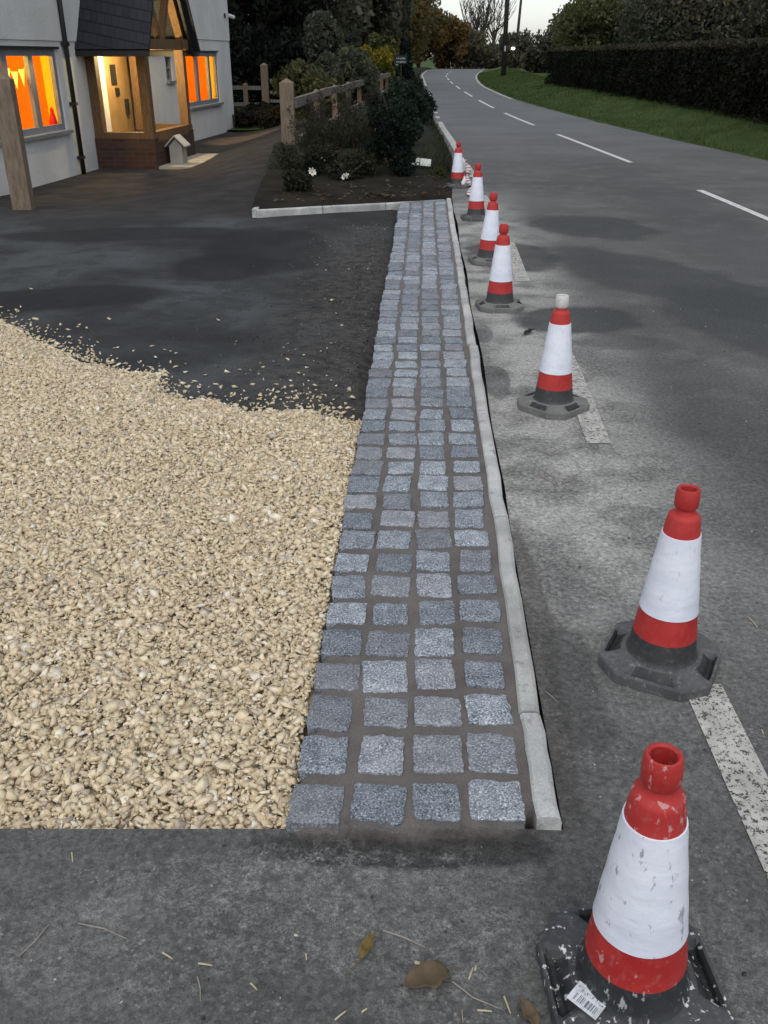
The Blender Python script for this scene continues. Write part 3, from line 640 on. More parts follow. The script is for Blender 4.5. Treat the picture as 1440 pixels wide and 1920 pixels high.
# ------------------------------------------------------------------ house
HA = Vector((-5.635, 13.827, 0)); HE = Vector((.1058, .9944, 0)); HN = Vector((.9944, -.1058, 0)); HZ = -.45
HM = Matrix(((HE.x, HN.x, 0, HA.x), (HE.y, HN.y, 0, HA.y), (0, 0, 1, 0), (0, 0, 0, 1)))   # local (s, d, z) -> world
def WP(px, py, d=0.0):
    """pixel -> (s, z) on the wall plane, d metres in front of the wall"""
    r_ = ray(px, py); o = Vector((0, 0, H)); p0 = HA + HN * d; t = (p0 - o).dot(HN) / r_.dot(HN); q = o + r_ * t
    return (q - HA).dot(HE), q.z
def wall_holes(name, s0, s1, z0, z1, holes, th, mat, parent):
    ss = sorted({s0, s1, *[h[0] for h in holes], *[h[1] for h in holes]}); zz = sorted({z0, z1, *[h[2] for h in holes], *[h[3] for h in holes]})
    bm = bmesh.new(); vc = {}
    def vv(s, d, z):
        k = (round(s, 4), round(d, 4), round(z, 4))
        if k not in vc: vc[k] = bm.verts.new(HM @ Vector((s, d, z)))
        return vc[k]
    solid = {}
    for a in range(len(ss) - 1):
        for b in range(len(zz) - 1):
            cs, cz = (ss[a] + ss[a + 1]) / 2, (zz[b] + zz[b + 1]) / 2
            solid[a, b] = not any(h[0] < cs < h[1] and h[2] < cz < h[3] for h in holes)
    for (a, b), ok in solid.items():
        if not ok: continue
        A, Bq, Cq, D = ss[a], ss[a + 1], zz[b], zz[b + 1]
        bm.faces.new([vv(A, 0, Cq), vv(Bq, 0, Cq), vv(Bq, 0, D), vv(A, 0, D)]); bm.faces.new([vv(A, -th, D), vv(Bq, -th, D), vv(Bq, -th, Cq), vv(A, -th, Cq)])
        for (da, db, e) in ((-1, 0, (A, Cq, A, D)), (1, 0, (Bq, Cq, Bq, D)), (0, -1, (A, Cq, Bq, Cq)), (0, 1, (A, D, Bq, D))):
            if not solid.get((a + da, b + db), False):
                bm.faces.new([vv(e[0], 0, e[1]), vv(e[2], 0, e[3]), vv(e[2], -th, e[3]), vv(e[0], -th, e[1])])
    bmesh.ops.recalc_face_normals(bm, faces=bm.faces); me = bpy.data.meshes.new(name); bm.to_mesh(me); bm.free(); return link(name, me, mat, parent)
m = NT('white_roughcast_render', .95, .2); nz = m.noise(26, 5, .65); nb = m.noise(1.3, 4)
z_ = m.xyz()[2]; col = m.mix(m.rng(nb, .3, .7), (.60, .595, .56), (.70, .695, .655)); col = m.mix(m.ma('MULTIPLY', m.rng(m.ma('ADD', z_, m.ma('MULTIPLY', m.noise(5, 4), .3)), -.05, -.33), .45), col, (.40, .39, .35))
m.base(col); m.bump(m.ma('ADD', nz, m.ma('MULTIPLY', m.noise(5, 3), .7)), .5, .03); RENDER = m.m
FRAME = simple('grey_window_frame', (.17, .185, .205), (.20, .215, .235), 5, .5, .4); DARKM = simple('black_pipe_plastic', (.012, .013, .014), (.022, .022, .023), 5, .5, .4)
m = NT('oak_timber', .7, .3); st = m.mp((6, 6, 1.2)); g1 = m.noise(6, 5, .6, st); m.base(m.mix(m.rng(g1, .3, .7), (.095, .052, .022), (.165, .095, .042))); m.bump(g1, .3, .004); OAK = m.m
m = NT('weathered_fence_timber', .9, .2); g1 = m.noise(7, 5, .65, m.mp((5, 5, 1.0))); m.base(m.mix(m.rng(g1, .3, .7), (.13, .098, .068), (.22, .17, .122))); m.bump(g1, .5, .008); POSTM = m.m
m = NT('weathered_rail_timber', .9, .2); g1 = m.noise(7, 5, .65, m.mp((3, .6, 5))); m.base(m.mix(m.rng(g1, .3, .7), (.12, .104, .084), (.21, .186, .155))); m.bump(g1, .5, .008); RAILM = m.m
m = NT('dark_slate', .8, .3); br = m.n.new('ShaderNodeTexBrick'); m.l.new(m.mp((1, 1, 1), rot=(R(50), 0, 0)), br.inputs['Vector']); br.inputs['Scale'].default_value = 4.0
br.inputs['Color1'].default_value = (.016, .018, .024, 1); br.inputs['Color2'].default_value = (.022, .025, .032, 1); br.inputs['Mortar'].default_value = (.008, .008, .01, 1); br.inputs['Mortar Size'].default_value = .02
m.base(br.outputs['Color']); SLATE = m.m
m = NT('dark_red_brick', .9, .2); br = m.n.new('ShaderNodeTexBrick'); cc = m.n.new('ShaderNodeCombineXYZ'); X_, Y_, Z_ = m.xyz(); m.l.new(m.ma('ADD', X_, Y_), cc.inputs[0]); m.l.new(Z_, cc.inputs[1]); m.l.new(cc.outputs[0], br.inputs['Vector'])
br.inputs['Scale'].default_value = 1.0; br.inputs['Brick Width'].default_value = .225; br.inputs['Row Height'].default_value = .075; br.inputs['Mortar Size'].default_value = .010
br.inputs['Color1'].default_value = (.055, .028, .02, 1); br.inputs['Color2'].default_value = (.08, .04, .027, 1); br.inputs['Mortar'].default_value = (.06, .05, .042, 1)
m.base(br.outputs['Color']); m.bump(br.outputs['Fac'], -.5, .01); BRICK = m.m
def mat_glass():
    m = bpy.data.materials.new('window_glass'); m.use_nodes = True; t = m.node_tree; t.nodes.clear()
    o = t.nodes.new('ShaderNodeOutputMaterial'); mx = t.nodes.new('ShaderNodeMixShader'); tr = t.nodes.new('ShaderNodeBsdfTransparent'); gl = t.nodes.new('ShaderNodeBsdfGlossy'); gl.inputs['Roughness'].default_value = .03
    nz = t.nodes.new('ShaderNodeTexNoise'); nz.inputs['Scale'].default_value = 2; mr = t.nodes.new('ShaderNodeMapRange'); mr.inputs['To Min'].default_value = .05; mr.inputs['To Max'].default_value = .07
    t.links.new(nz.outputs[0], mr.inputs[0]); t.links.new(mr.outputs[0], mx.inputs[0]); t.links.new(tr.outputs[0], mx.inputs[1]); t.links.new(gl.outputs[0], mx.inputs[2]); t.links.new(mx.outputs[0], o.inputs[0]); return m
GLASS = mat_glass()
house = tag(empty('house', HA + Vector((0, 0, HZ))), 'white rendered cottage with grey lit windows and a slate-roofed oak porch', 'house')
HINV = Matrix.Translation(-(HA + Vector((0, 0, HZ))))
def hpart(b, name, mat, parent=None, **k):
    o = b.obj(name, mat, None, **k); o.data.transform(HINV); o.parent = parent or house; return o
def hb(s0, s1, d0, d1, z0, z1): return B().box(s0, s1, d0, d1, z0, z1, HM)
# openings read off the photograph: (s0, s1, z0, z1)
w1r, w1t = WP(104, 92); _, w1b = WP(122, 244)
W1 = (w1r - 2.35, w1r, w1b, w1t)
w2l, _ = WP(351, 150); w2r, w2t = WP(406, 94); _, w2b = WP(415, 190)
W2 = (w2l, w2r, w1b + .02, w1t - .01)
d_l, d_t = WP(192, 103); d_r, _ = WP(254, 108)
DO = (d_l, d_r, HZ + .12, d_t)
sm_l, sm_t = WP(308, 96); sm_r, sm_b = WP(325, 151)
SM = (sm_l, sm_r, sm_b, min(sm_t, d_t))
SEND, _ = WP(441, 243)
print('W1', W1, 'W2', W2, 'DO', DO, 'SM', SM, 'SEND', SEND)
HT = 4.4; S0 = -4.0; DEP = 6.0
wall = wall_holes('front_wall', S0, SEND, HZ - .15, HT, [W1, W2, DO, SM], .28, RENDER, None); wall.data.transform(HINV); wall.parent = house
hpart(hb(SEND - .28, SEND - .002, -DEP, -.281, HZ - .15, HT), 'end_wall', RENDER); hpart(hb(S0, S0 + .28, -DEP, -.281, HZ - .15, HT), 'end_wall', RENDER); hpart(hb(S0 + .281, SEND - .281, -DEP, -DEP + .28, HZ - .15, HT), 'back_wall', RENDER)
hpart(B().prism([HM @ Vector(p) for p in [(S0 - .25, .35, HT - .12), (S0 - .25, -DEP / 2, HT + 2.9), (S0 - .25, -DEP - .35, HT - .12), (S0 - .25, -DEP - .35, HT + .03), (S0 - .25, -DEP / 2, HT + 3.1), (S0 - .25, .35, HT + .03)]], HE * (SEND - S0 + .5)), 'roof', SLATE)
# drip course and plinth step
b = hb(S0, DO[0] - .6, 0, .022, w1t + .12, HT - .01); hpart(b, 'upper_render', RENDER)
sc_l, sc_z = WP(365, 73); b = hb(DO[1] + 1.4, SEND, 0, .022, sc_z, HT - .01); hpart(b, 'upper_render', RENDER)
def window(W, mull, name='window', sill=True, fr=.10):
    s0, s1, z0, z1 = W; b = B(); d0, d1 = -.10, -.03
    b.box(s0, s1, d0, d1, z1 - fr, z1, HM); b.box(s0, s1, d0, d1, z0, z0 + fr, HM); b.box(s0, s0 + fr, d0, d1, z0 + fr, z1 - fr, HM); b.box(s1 - fr, s1, d0, d1, z0 + fr, z1 - fr, HM)
    for mu in mull: b.box(mu - .08, mu + .08, d0, d1, z0 + fr, z1 - fr, HM)
    f = hpart(b, name, FRAME)
    p = [s0 + fr] + list(mull) + [s1 - fr]
    for k in range(len(p) - 1): 
        o = hb(p[k], p[k + 1], -.067, -.063, z0 + fr, z1 - fr).obj('pane', GLASS); o.data.transform(HINV); o.parent = f
    if sill: o = hb(s0 - .06, s1 + .06, -.03, .08, z0 - .055, z0 - .001).obj('sill', FRAME); o.data.transform(HINV); o.parent = f
    return f
m1, _ = WP(71, 180); m0, _ = WP(24, 190); window(W1, [m0, m1]); 
m2a, _ = WP(374, 150); m2b, _ = WP(396, 150); window(W2, [m2a, m2b])
b = B(); window(SM, [], 'small_window', True, .04); hpart(hb(SM[0] + .04, SM[1] - .04, -.095, -.035, (SM[2] + SM[3]) / 2 - .02, (SM[2] + SM[3]) / 2 + .02), 'glazing_bar', FRAME)
hpart(hb(SM[0] - .01, SM[1] + .01, -.24, -.20, SM[2] - .01, SM[3] + .01), 'blind', simple('dark_blind', (.05, .055, .065), (.07, .075, .085), 3, .8))
# dark boards standing in for the shadow along the lintels
hpart(hb(W1[0] - .05, W1[1] + .08, .0, .03, W1[3] + .0, W1[3] + .035), 'lintel_shadow_board', DARKM); hpart(hb(W2[0], W2[1] + .06, .0, .03, W2[3], W2[3] + .03), 'lintel_shadow_board', DARKM)
# rooms
WARM = simple('warm_orange_wall', (.80, .25, .012), (.74, .22, .010), 2, .9); CREAM = simple('cream_wall', (.85, .62, .10), (.80, .58, .09), 2, .9); FLOORM = simple('room_floor', (.35, .2, .08), (.3, .16, .06), 3, .7)
def room(s0, s1, z0, z1, dep, wm, lamp, power, col, name):
    b = B(); a = -.281
    hpart(hb(s0, s1, a - dep - .05, a - dep, z0, z1), 'room_back_wall', wm); hpart(hb(s0 - .05, s0 - .001, a - dep, a - .002, z0, z1), 'room_side_wall', wm); hpart(hb(s1 + .001, s1 + .05, a - dep, a - .002, z0, z1), 'room_side_wall', wm)
    hpart(hb(s0, s1, a - dep, a - .002, z1 + .001, z1 + .05), 'room_ceiling', CREAM); hpart(hb(s0, s1, a - dep, a - .002, z0 - .05, z0 - .001), 'room_floor', FLOORM)
    l = bpy.data.lights.new(name, 'POINT'); l.energy = power; l.color = col; l.shadow_soft_size = .12; lo = bpy.data.objects.new(name, l); COL.objects.link(lo); lo.location = HM @ Vector(lamp)
z_ceil = W1[3] + .14
room(W1[0] - .6, W1[1] + .35, HZ, z_ceil, 1.1, WARM, ((W1[0] + W1[1]) / 2 - .2, -.75, z_ceil - .18), 60, (1.0, .70, .15), 'room_lamp')
room(W2[0] - .5, W2[1] + .3, HZ, z_ceil, 1.2, WARM, ((W2[0] + W2[1]) / 2 - .3, -.8, z_ceil - .18), 60, (1.0, .70, .15), 'kitchen_lamp')
REVEAL_GLOW = simple('reveal_lamp_glow_tint', (.88, .58, .035), (.84, .54, .03), 3, .9)  # lamp glow on the window reveals, put into the yellow of an added lining
for W in (W1, W2): hpart(hb(W[1] - .007, W[1] - .001, -.279, -.103, W[2] + .02, W[3] - .02), 'lamplit_reveal_lining', REVEAL_GLOW)
# door with glazed slot, side panel and handle
doormat = simple('pale_oak_door', (.24, .145, .055), (.32, .20, .085), 3, .6, .35)
sp_, _ = WP(208, 180)
hpart(hb(DO[0], DO[1], -.279, -.20, DO[2], DO[3]), 'door_frame', OAK)
dr = hpart(hb(sp_ + .04, DO[1] - .04, -.20, -.15, DO[2] + .02, DO[3] - .03), 'front_door', doormat)
sl, _ = WP(221, 140); sr, _ = WP(231.5, 140); _, st_ = WP(222, 121); _, sb_ = WP(230, 160)
o = hb(sl, max(sr, sl + .10), -.152, -.145, sb_, st_).obj('glazed_slot', DARKM); o.data.transform(HINV); o.parent = dr
hl, hz_ = WP(250, 200); o = hb(hl - .06, hl + .06, -.15, -.10, hz_ - .14, hz_ + .14).obj('handle', DARKM); o.data.transform(HINV); o.parent = dr
kl, kz = WP(233, 172); o = hb(kl - .08, kl + .08, -.15, -.12, kz - .07, kz + .07).obj('knocker', DARKM); o.data.transform(HINV); o.parent = dr
hpart(hb(DO[0] + .05, sp_ - .03, -.20, -.175, DO[2] + .25, DO[3] - .06), 'side_light', simple('frosted_side_light', (.26, .25, .19), (.30, .29, .22), 3, .3))
# porch: local frame on the wall, from P0 to P1 along s, depth PD
PD = 1.12
P0, _ = WP(296, 318, PD); P1, _ = WP(367, 292, PD)
_, PZ = WP(300, 250, PD); PZ = HZ + .52
_, TIE = WP(300, 93, PD)
print('porch', P0, P1, 'tie', TIE)
hpart(hb(P0, P0 + .22, .001, PD, HZ - .1, PZ), 'dwarf_wall', BRICK); hpart(hb(P0 + .221, P1 - .221, PD - .22, PD - .002, HZ - .1, PZ - .06), 'dwarf_wall', BRICK); hpart(hb(P1 - .22, P1, .001, PD, HZ - .1, PZ), 'dwarf_wall', BRICK)
for (s, d) in ((P0 + .11, PD - .11), (P1 - .11, PD - .11), (P0 + .11, .09), (P1 - .11, .09)): hpart(hb(s - .085, s + .085, d - .085, d + .085, PZ + .10, TIE), 'porch_post', OAK)
hpart(hb(P0 + .012, P0 + .208, .01, PD - .01, PZ, PZ + .10), 'sill_beam', OAK); hpart(hb(P1 - .208, P1 - .012, .01, PD - .01, PZ, PZ + .10), 'sill_beam', OAK); hpart(hb(P0 + .209, P1 - .209, PD - .2, PD - .02, PZ - .058, PZ + .10), 'sill_beam', OAK)
for s in (P0 + .11, P1 - .11): hpart(hb(s - .09, s + .09, .01, PD + .05, TIE + .001, TIE + .18), 'wall_plate', OAK)
hpart(hb(P0 + .202, P1 - .202, PD - .2, PD - .03, TIE + .002, TIE + .17), 'tie_beam', OAK)
mid = (P0 + P1) / 2; APX = TIE + .18 + 2.0; OV = .24
def bar(s0, z0, s1, z1, w, d0, d1, name, mat=OAK):
    a, c = Vector((s0, 0, z0)), Vector((s1, 0, z1)); t = (c - a).normalized(); n = Vector((-t.z, 0, t.x)) * w / 2
    q = [a - n, c - n, c + n, a + n]; return hpart(B().prism([HM @ Vector((p.x, d0, p.z)) for p in q], HN * (d1 - d0)), name, mat)
for sg in (-1, 1):
    e_s = mid + sg * ((P1 - P0) / 2 + OV - .02); bar(e_s, TIE - .02, mid, APX - .05, .17, PD - .19, PD - .04, 'rafter')
    bar(mid + sg * .05, TIE + .14, mid + sg * .62, TIE + 1.02, .11, PD - .17, PD - .06, 'strut')
# roof slopes
sl_n = []
for sg in (-1, 1):
    e_s = mid + sg * ((P1 - P0) / 2 + OV); a, c = (e_s, TIE - .06), (mid, APX + .06)
    t = Vector((c[0] - a[0], 0, c[1] - a[1])).normalized(); n = Vector((-t.z, 0, t.x)) * (-sg if True else 1); n = n if n.z > 0 else -n
    pts_ = [Vector((a[0], -.02, a[1])) + n * .05, Vector((c[0], -.02, c[1])) + n * .05, Vector((c[0], -.02, c[1])) + n * .12, Vector((a[0], -.02, a[1])) + n * .12]
    hpart(B().prism([HM @ p for p in pts_], HN * (PD + .20)), 'porch_roof_slope', SLATE)
    bar(e_s, TIE - .05, mid, APX + .05, .17, PD + .03, PD + .08, 'barge_board', DARKM)
    hpart(hb(min(e_s, e_s + sg * .09), max(e_s, e_s + sg * .09), .0, PD + .16, TIE - .11, TIE - .02), 'gutter', DARKM)
hpart(hb(P0 - .05, P1 + .05, -.001, PD - .25, TIE + 1.35, TIE + 1.38), 'porch_ceiling', CREAM) if False else None
hpart(hb(P0 + .22, P1 - .22, .001, PD - .221, HZ - .08, HZ + .02), 'porch_floor', M['concrete'])
lamp = tag(B().lathe([(.0, 0), (.05, .0), (.06, .03), (.05, .14), (.02, .17), (0, .17)], 12).obj('porch_lantern', simple('lamp_glass', (.8, .7, .5), (.8, .72, .55), 3, .4)), 'small lantern hanging in the oak porch roof', 'lamp')
lamp.location = HM @ Vector((mid, .55, TIE + .05)); tag(lamp)
pl = bpy.data.lights.new('porch_light', 'POINT'); pl.energy = 105; pl.color = (1.0, .74, .36); pl.shadow_soft_size = .06; plo = bpy.data.objects.new('porch_light', pl); COL.objects.link(plo); plo.location = HM @ Vector((mid, .55, TIE - .04))
# down pipe, clips, camera, vent
dp, _ = WP(157, 322, .06); b = B().tube([HM @ Vector((dp, .06, HZ)), HM @ Vector((dp, .06, HT))], .04, 10); pipe = hpart(b, 'drainpipe', DARKM, smooth=True)
for z in (HZ + .25, HZ + 1.1, HZ + 2.0, HZ + 2.9): o = hb(dp - .06, dp + .06, .0, .105, z, z + .05).obj('pipe_clip', DARKM); o.data.transform(HINV); o.parent = pipe
cs, cz = WP(428, 30, .1); hpart(hb(cs - .16, cs - .10, 0, .06, cz - .05, cz + .06), 'camera_bracket', DARKM); hpart(B().tube([HM @ Vector((cs - .05, .1, cz + .02)), HM @ Vector((cs + .12, .22, cz - .03))], .045, 10), 'security_camera', simple('white_camera', (.6, .6, .6), (.65, .65, .65), 4, .4))
cs, cz = WP(438, 225); hpart(hb(cs - .12, cs - .02, 0, .07, cz - .12, cz + .14), 'meter_box', DARKM)
# doorstep slab, little house-shaped box
slab = tag(hb(P0 + .05, P1 + .15, PD + .003, PD + .62, HZ - .08, HZ + .05).obj('doorstep_slab', simple('pale_step_stone', (.30, .27, .22), (.36, .33, .27), 4, .9)), 'pale stone step in front of the oak porch', 'step')
BOXM = simple('grey_painted_box', (.30, .28, .24), (.36, .33, .28), 4, .8); bs, bz = WP(335, 292, PD + .2)
kb = tag(empty('bird_box', HM @ Vector((bs, PD + .2, HZ + .05))), 'small house-shaped box with pitched roof standing on the porch step', 'box')
kinv = Matrix.Translation(-(HM @ Vector((bs, PD + .2, HZ + .05))))
def kpart(b, n, mt): o = b.obj(n, mt); o.data.transform(kinv); o.parent = kb
kpart(B().prism([HM @ Vector((bs - .14, PD + q, z)) for q, z in ((.08, HZ + .05), (.32, HZ + .05), (.32, HZ + .36), (.2, HZ + .48), (.08, HZ + .36))], HE * .28), 'body', BOXM)
for q, w in ((.2, -.19), (.2, .19)):
    a = Vector((0, PD + q, HZ + .52)); c = Vector((0, PD + q + w, HZ + .34)); kpart(B().prism([HM @ Vector((bs - .18, p[1], p[2])) for p in (a, c, c + Vector((0, 0, .025)), a + Vector((0, 0, .025)))], HE * .36), 'roof_panel', simple('pale_box_roof', (.42, .40, .36), (.47, .45, .40), 4, .7))
# bunting and small things behind the glass
bn = tag(empty('bunting', HM @ Vector((W1[0] + .9, -.22, W1[3] - .3))), 'string of pale triangular pennants hanging inside the orange-lit window', 'bunting'); binv = Matrix.Translation(-bn.location); FLAG = NT('pale_pennant', .9); tl = FLAG.n.new('ShaderNodeBsdfTranslucent'); FLAG.put(tl.inputs[0], FLAG.mix(FLAG.noise(4), (.9, .8, .62), (.95, .86, .7))); FLAG.l.new(tl.outputs[0], FLAG.out.inputs[0]); FLAG = FLAG.m
b_s = [WP(px, py, -.22) for px, py in ((-40, 100), (-15, 118), (5, 128), (28, 138), (44, 130), (56, 112))]
o = B().tube([HM @ Vector((s, -.22, z)) for s, z in b_s], .006, 5).obj('string', FLAG); o.data.transform(binv); o.parent = bn
for px, py in ((-28, 108), (-4, 121), (12, 130), (27, 136), (40, 131), (53, 117)):
    s, z = WP(px, py, -.22); o = B().prism([HM @ Vector(p) for p in ((s - .10, -.222, z + .01), (s + .10, -.222, z + .01), (s + .01, -.222, z - .24))], HN * .004).obj('pennant', FLAG); o.data.transform(binv); o.parent = bn
s, z = WP(98, 232, -.25); ro = tag(B().lathe([(0, 0), (.075, 0), (.085, .05), (.05, .2), (.03, .27), (.036, .3), (.02, .34), (0, .35)], 16).obj('red_figurine', simple('red_glaze', (.6, .01, .02), (.5, .01, .02), 5, .4), smooth=True), 'small red figurine on the sill inside the orange-lit window', 'figurine'); ro.location = HM @ Vector((s, -.22, W1[2] + .001))
s, z = WP(390, 170, -.5); bx_ = tag(B().box(-.12, .12, -.12, .12, 0, .22).box(-.06, .06, -.06, .06, .22, .42).obj('kitchen_tin', simple('cream_tin', (.8, .7, .4), (.8, .7, .45), 3, .5), bevel=.01), 'cream tin on the worktop inside the window beyond the porch', 'tin'); bx_.location = HM @ Vector((s + .2, -.62, W2[2] + .02))
wt_ = tag(hb(W2[0], W2[1] + .1, -.95, -.30, W2[2] - .04, W2[2] + .019).obj('worktop', simple('pale_worktop', (.7, .5, .2), (.7, .5, .22), 3, .5)), 'pale worktop inside the window beyond the porch', 'worktop')

# ------------------------------------------------------------------ fences and posts
def post(name, x, y, z0, h, w, parent=None, mat=None, lean=0.0):
    b = B(); hw = w / 2
    b.prism([(x - hw, y - hw, z0 - .2), (x + hw, y - hw, z0 - .2), (x + hw, y + hw, z0 - .2), (x - hw, y + hw, z0 - .2)], (0, 0, h + .2))
    t = z0 + h + .001; q = [(x - hw, y - hw, t), (x + hw, y - hw, t), (x + hw, y + hw, t), (x - hw, y + hw, t)]; a = (x, y, t + w * .33); b.poly(q)
    for k in range(4): b.poly([q[k], q[(k + 1) % 4], a])
    return b.obj(name, mat or POSTM, parent)
g = G(45, 388, -.10); gp = post('gate_post', 0, 0, 0, 1.28, .20); gp.location = (g.x, g.y, -.10); gp.rotation_euler.z = .12
tag(gp, 'square timber post standing alone in front of the lit cottage window', 'post')
fence = tag(empty('post_and_rail_fence', (-1.52, 15.3, .02)), 'timber post and rail fence running along the planted verge', 'fence')
def fpart(o, root): o.data.transform(Matrix.Translation(-root.location)); o.parent = root
fx = lambda y: -1.50 + (y - 15.3) * (2.05 / 30)
py_ = [15.3] + [18.6 + 2.9 * k for k in range(10)]
for k, y in enumerate(py_):
    w = .21 if k == 0 else .12; h = 1.0 if k == 0 else .78; fpart(post('post', fx(y), y, .03, h, w), fence)
for k in range(len(py_) - 1):
    y0, y1 = py_[k] + .02, py_[k + 1] + .06
    for z, w in ((.68, .14), (.13, .14)):
        zz0 = z + random.uniform(-.03, .03); zz1 = z + random.uniform(-.03, .03)
        p = [(fx(y0) + .07, y0, zz0), (fx(y1) + .075, y1, zz1)]
        q = [Vector(p[0]), Vector(p[1]), Vector(p[1]) + Vector((0, 0, w)), Vector(p[0]) + Vector((0, 0, w))]
        fpart(B().prism(q, (.07, 0, 0)).obj('rail', RAILM), fence)
bf = tag(empty('garden_fence', (-3.6, 31, -.35)), 'timber garden fence with a tall capped post across the lawn behind the cottage', 'fence')
tp = AT(500, 215, 30.5); fpart(post('post', tp.x, 30.5, tp.z, 1.38, .21), bf)
def frail(px0, py0, px1, py1, Y, th): a = AT(px0, py0, Y); c = AT(px1, py1, Y); fpart(B().prism([a, c, c + Vector((0, 0, th)), a + Vector((0, 0, th))], (0, .08, 0)).obj('rail', RAILM), bf)
frail(436, 168, 496, 169, 30.5, .11); frail(436, 199, 496, 199, 30.5, .10); frail(506, 154, 545, 155, 30.5, .09); frail(506, 176, 545, 177, 30.5, .08); frail(506, 192, 545, 193, 30.5, .08)
a = AT(462, 205, 30.5); fpart(post('post', a.x, 30.56, a.z, .70, .13), bf); a = AT(430, 205, 30.5); fpart(post('post', a.x, 30.56, a.z, .70, .13), bf)
for px, py, Yd in ((730, 128, 47), (738, 122, 49.5), (744, 120, 52)):
    a = AT(px, py, Yd); o = post('gate_post', 0, 0, 0, a.z - .1, .26, None, simple('pale_stone_post', (.34, .31, .28), (.42, .39, .35), 3, .9)); o.location = (a.x, Yd, .1); tag(o, 'pale capped gate post where the verge fence ends by the ivy-clad pole', 'post', 'pale gate posts at the fence end')

# ------------------------------------------------------------------ foliage
def leaves(name, clumps, n, size, pal, mat=None, flat=.0, parent=None, asp=.6):
    """clumps: array rows (x,y,z,rx,ry,rz); leaves as bent quads spread through the clumps"""
    cl = np.array(clumps, dtype=float); w = (cl[:, 3] * cl[:, 4] * cl[:, 5]) ** .67; w /= w.sum(); k = rng.choice(len(cl), n, p=w)
    d = rng.normal(size=(n, 3)); d /= np.linalg.norm(d, axis=1)[:, None]; rad = rng.random(n) ** .38; P = cl[k, :3] + d * rad[:, None] * cl[k, 3:6]
    Rm = rot_mats(n, .9 if flat == 0 else flat); s = size * rng.uniform(.55, 1.35, n)
    q = np.array([(-1, -asp, 0), (1, -asp * .7, .25), (1.1, asp * .7, .0), (-.9, asp, .2)]); V = np.einsum('nij,pj->npi', Rm, q) * s[:, None, None] + P[:, None, :]
    pal = np.array(pal); ck = rng.integers(0, len(pal), len(cl)); mixc = np.where(rng.random(n) < .62, ck[k], rng.integers(0, len(pal), n)); C = pal[mixc] * rng.uniform(.65, 1.35, (n, 1))
    Fc = np.arange(n * 4).reshape(n, 4); return link(name, np_mesh(name, V.reshape(-1, 3), Fc, np.repeat(C, 4, 0)), mat or M['leaf'], parent)
def clump_cloud(c, r, n, cr, seed, surf=.75):
    rr = np.random.default_rng(seed); d = rr.normal(size=(n, 3)); d /= np.linalg.norm(d, axis=1)[:, None]; d *= (surf + (1 - surf) * rr.random((n, 1))) * rr.choice([1, 1, .6], (n, 1))
    p = np.array(c) + d * np.array(r) * .85; s = cr * rr.uniform(.6, 1.4, (n, 1)) * np.ones((1, 3)); return np.concatenate([p, s], 1)
BARK = simple('dark_bark', (.035, .030, .025), (.065, .056, .046), 9, .95, .2, .6, 25)
def branches(b, base, top_c, r, n, rr, r0, seed, up=1.0):
    q = random.Random(seed)
    for k in range(n):
        a = q.uniform(0, 6.28); e = q.uniform(.35, 1.0); t = q.uniform(.35, .95); s = Vector(base).lerp(Vector(top_c), t * .8)
        end = Vector(top_c) + Vector((math.cos(a) * r[0] * e, math.sin(a) * r[1] * e, r[2] * q.uniform(-.3, .9) * up)); m1_ = s.lerp(end, .5) + Vector((q.uniform(-.2, .2), q.uniform(-.2, .2), q.uniform(0, .3)))
        b.tube([s, m1_, end], [r0 * .5, r0 * .3, r0 * .08], 5)
def tree(name, label, cat, x, y, z0, h, r, n, size, pal, seed, trunk=.18, ncl=34, cr=None, low=.25, group=None, asp=.6):
    t = tag(empty(name, (x, y, z0)), label, cat, group); c = (0, 0, h * (low + (1 - low) / 2)); rv = (r, r, h * (1 - low) / 2)
    b = B(); b.tube([(0, 0, -.15), (random.uniform(-.1, .1), 0, h * .3), (random.uniform(-.2, .2), 0, h * .7)], [trunk, trunk * .75, trunk * .35], 8); branches(b, (0, 0, h * .2), c, rv, 9, 0, trunk, seed)
    b.obj('trunk', BARK, t, smooth=True)
    leaves('crown', clump_cloud(c, rv, ncl, cr or r * .36, seed), n, size, pal, parent=t, asp=asp); return t
def shrub(name, label, x, y, z0, h, r, n, size, pal, seed, cat='shrub', group=None, ry=None, ncl=16):
    t = tag(empty(name, (x, y, z0)), label, cat, group); b = B()
    for k in range(5): b.tube([(0, 0, -.05), (random.uniform(-.4, .4) * r, random.uniform(-.4, .4) * r, h * .5), (random.uniform(-.8, .8) * r, random.uniform(-.8, .8) * r, h * .85)], [.03, .02, .008], 5)
    b.obj('stem', BARK, t); leaves('foliage', clump_cloud((0, 0, h * .52), (r, ry or r, h * .48), ncl, r * .40, seed), n, size, pal, parent=t); return t
YEW = [(.0055, .009, .0055), (.009, .014, .008), (.004, .006, .004)]
GREY = [(0.0918, 0.102, 0.0694), (0.0653, 0.0775, 0.0571), (0.1224, 0.1265, 0.0938), (0.0571, 0.0612, 0.049)]
OLIVE = [(0.1134, 0.1257, 0.0539), (0.0851, 0.1077, 0.0494), (0.1418, 0.1436, 0.0629), (0.0718, 0.0853, 0.0494)]
ORNG = [(0.1346, 0.0898, 0.0337), (0.104, 0.0658, 0.0262), (0.0918, 0.0868, 0.0374), (0.1714, 0.1077, 0.0411), (0.0673, 0.0673, 0.0337)]
BROWN = [(0.1073, 0.1002, 0.0688), (0.0819, 0.0801, 0.0643), (0.1366, 0.1202, 0.0734), (0.0624, 0.0667, 0.0551)]
YEL = [(.20, .17, .018), (.14, .14, .02), (.10, .11, .02), (.24, .19, .02)]
BLUEG = [(.012, .022, .015), (.018, .030, .021), (.008, .014, .010), (.026, .040, .028)]
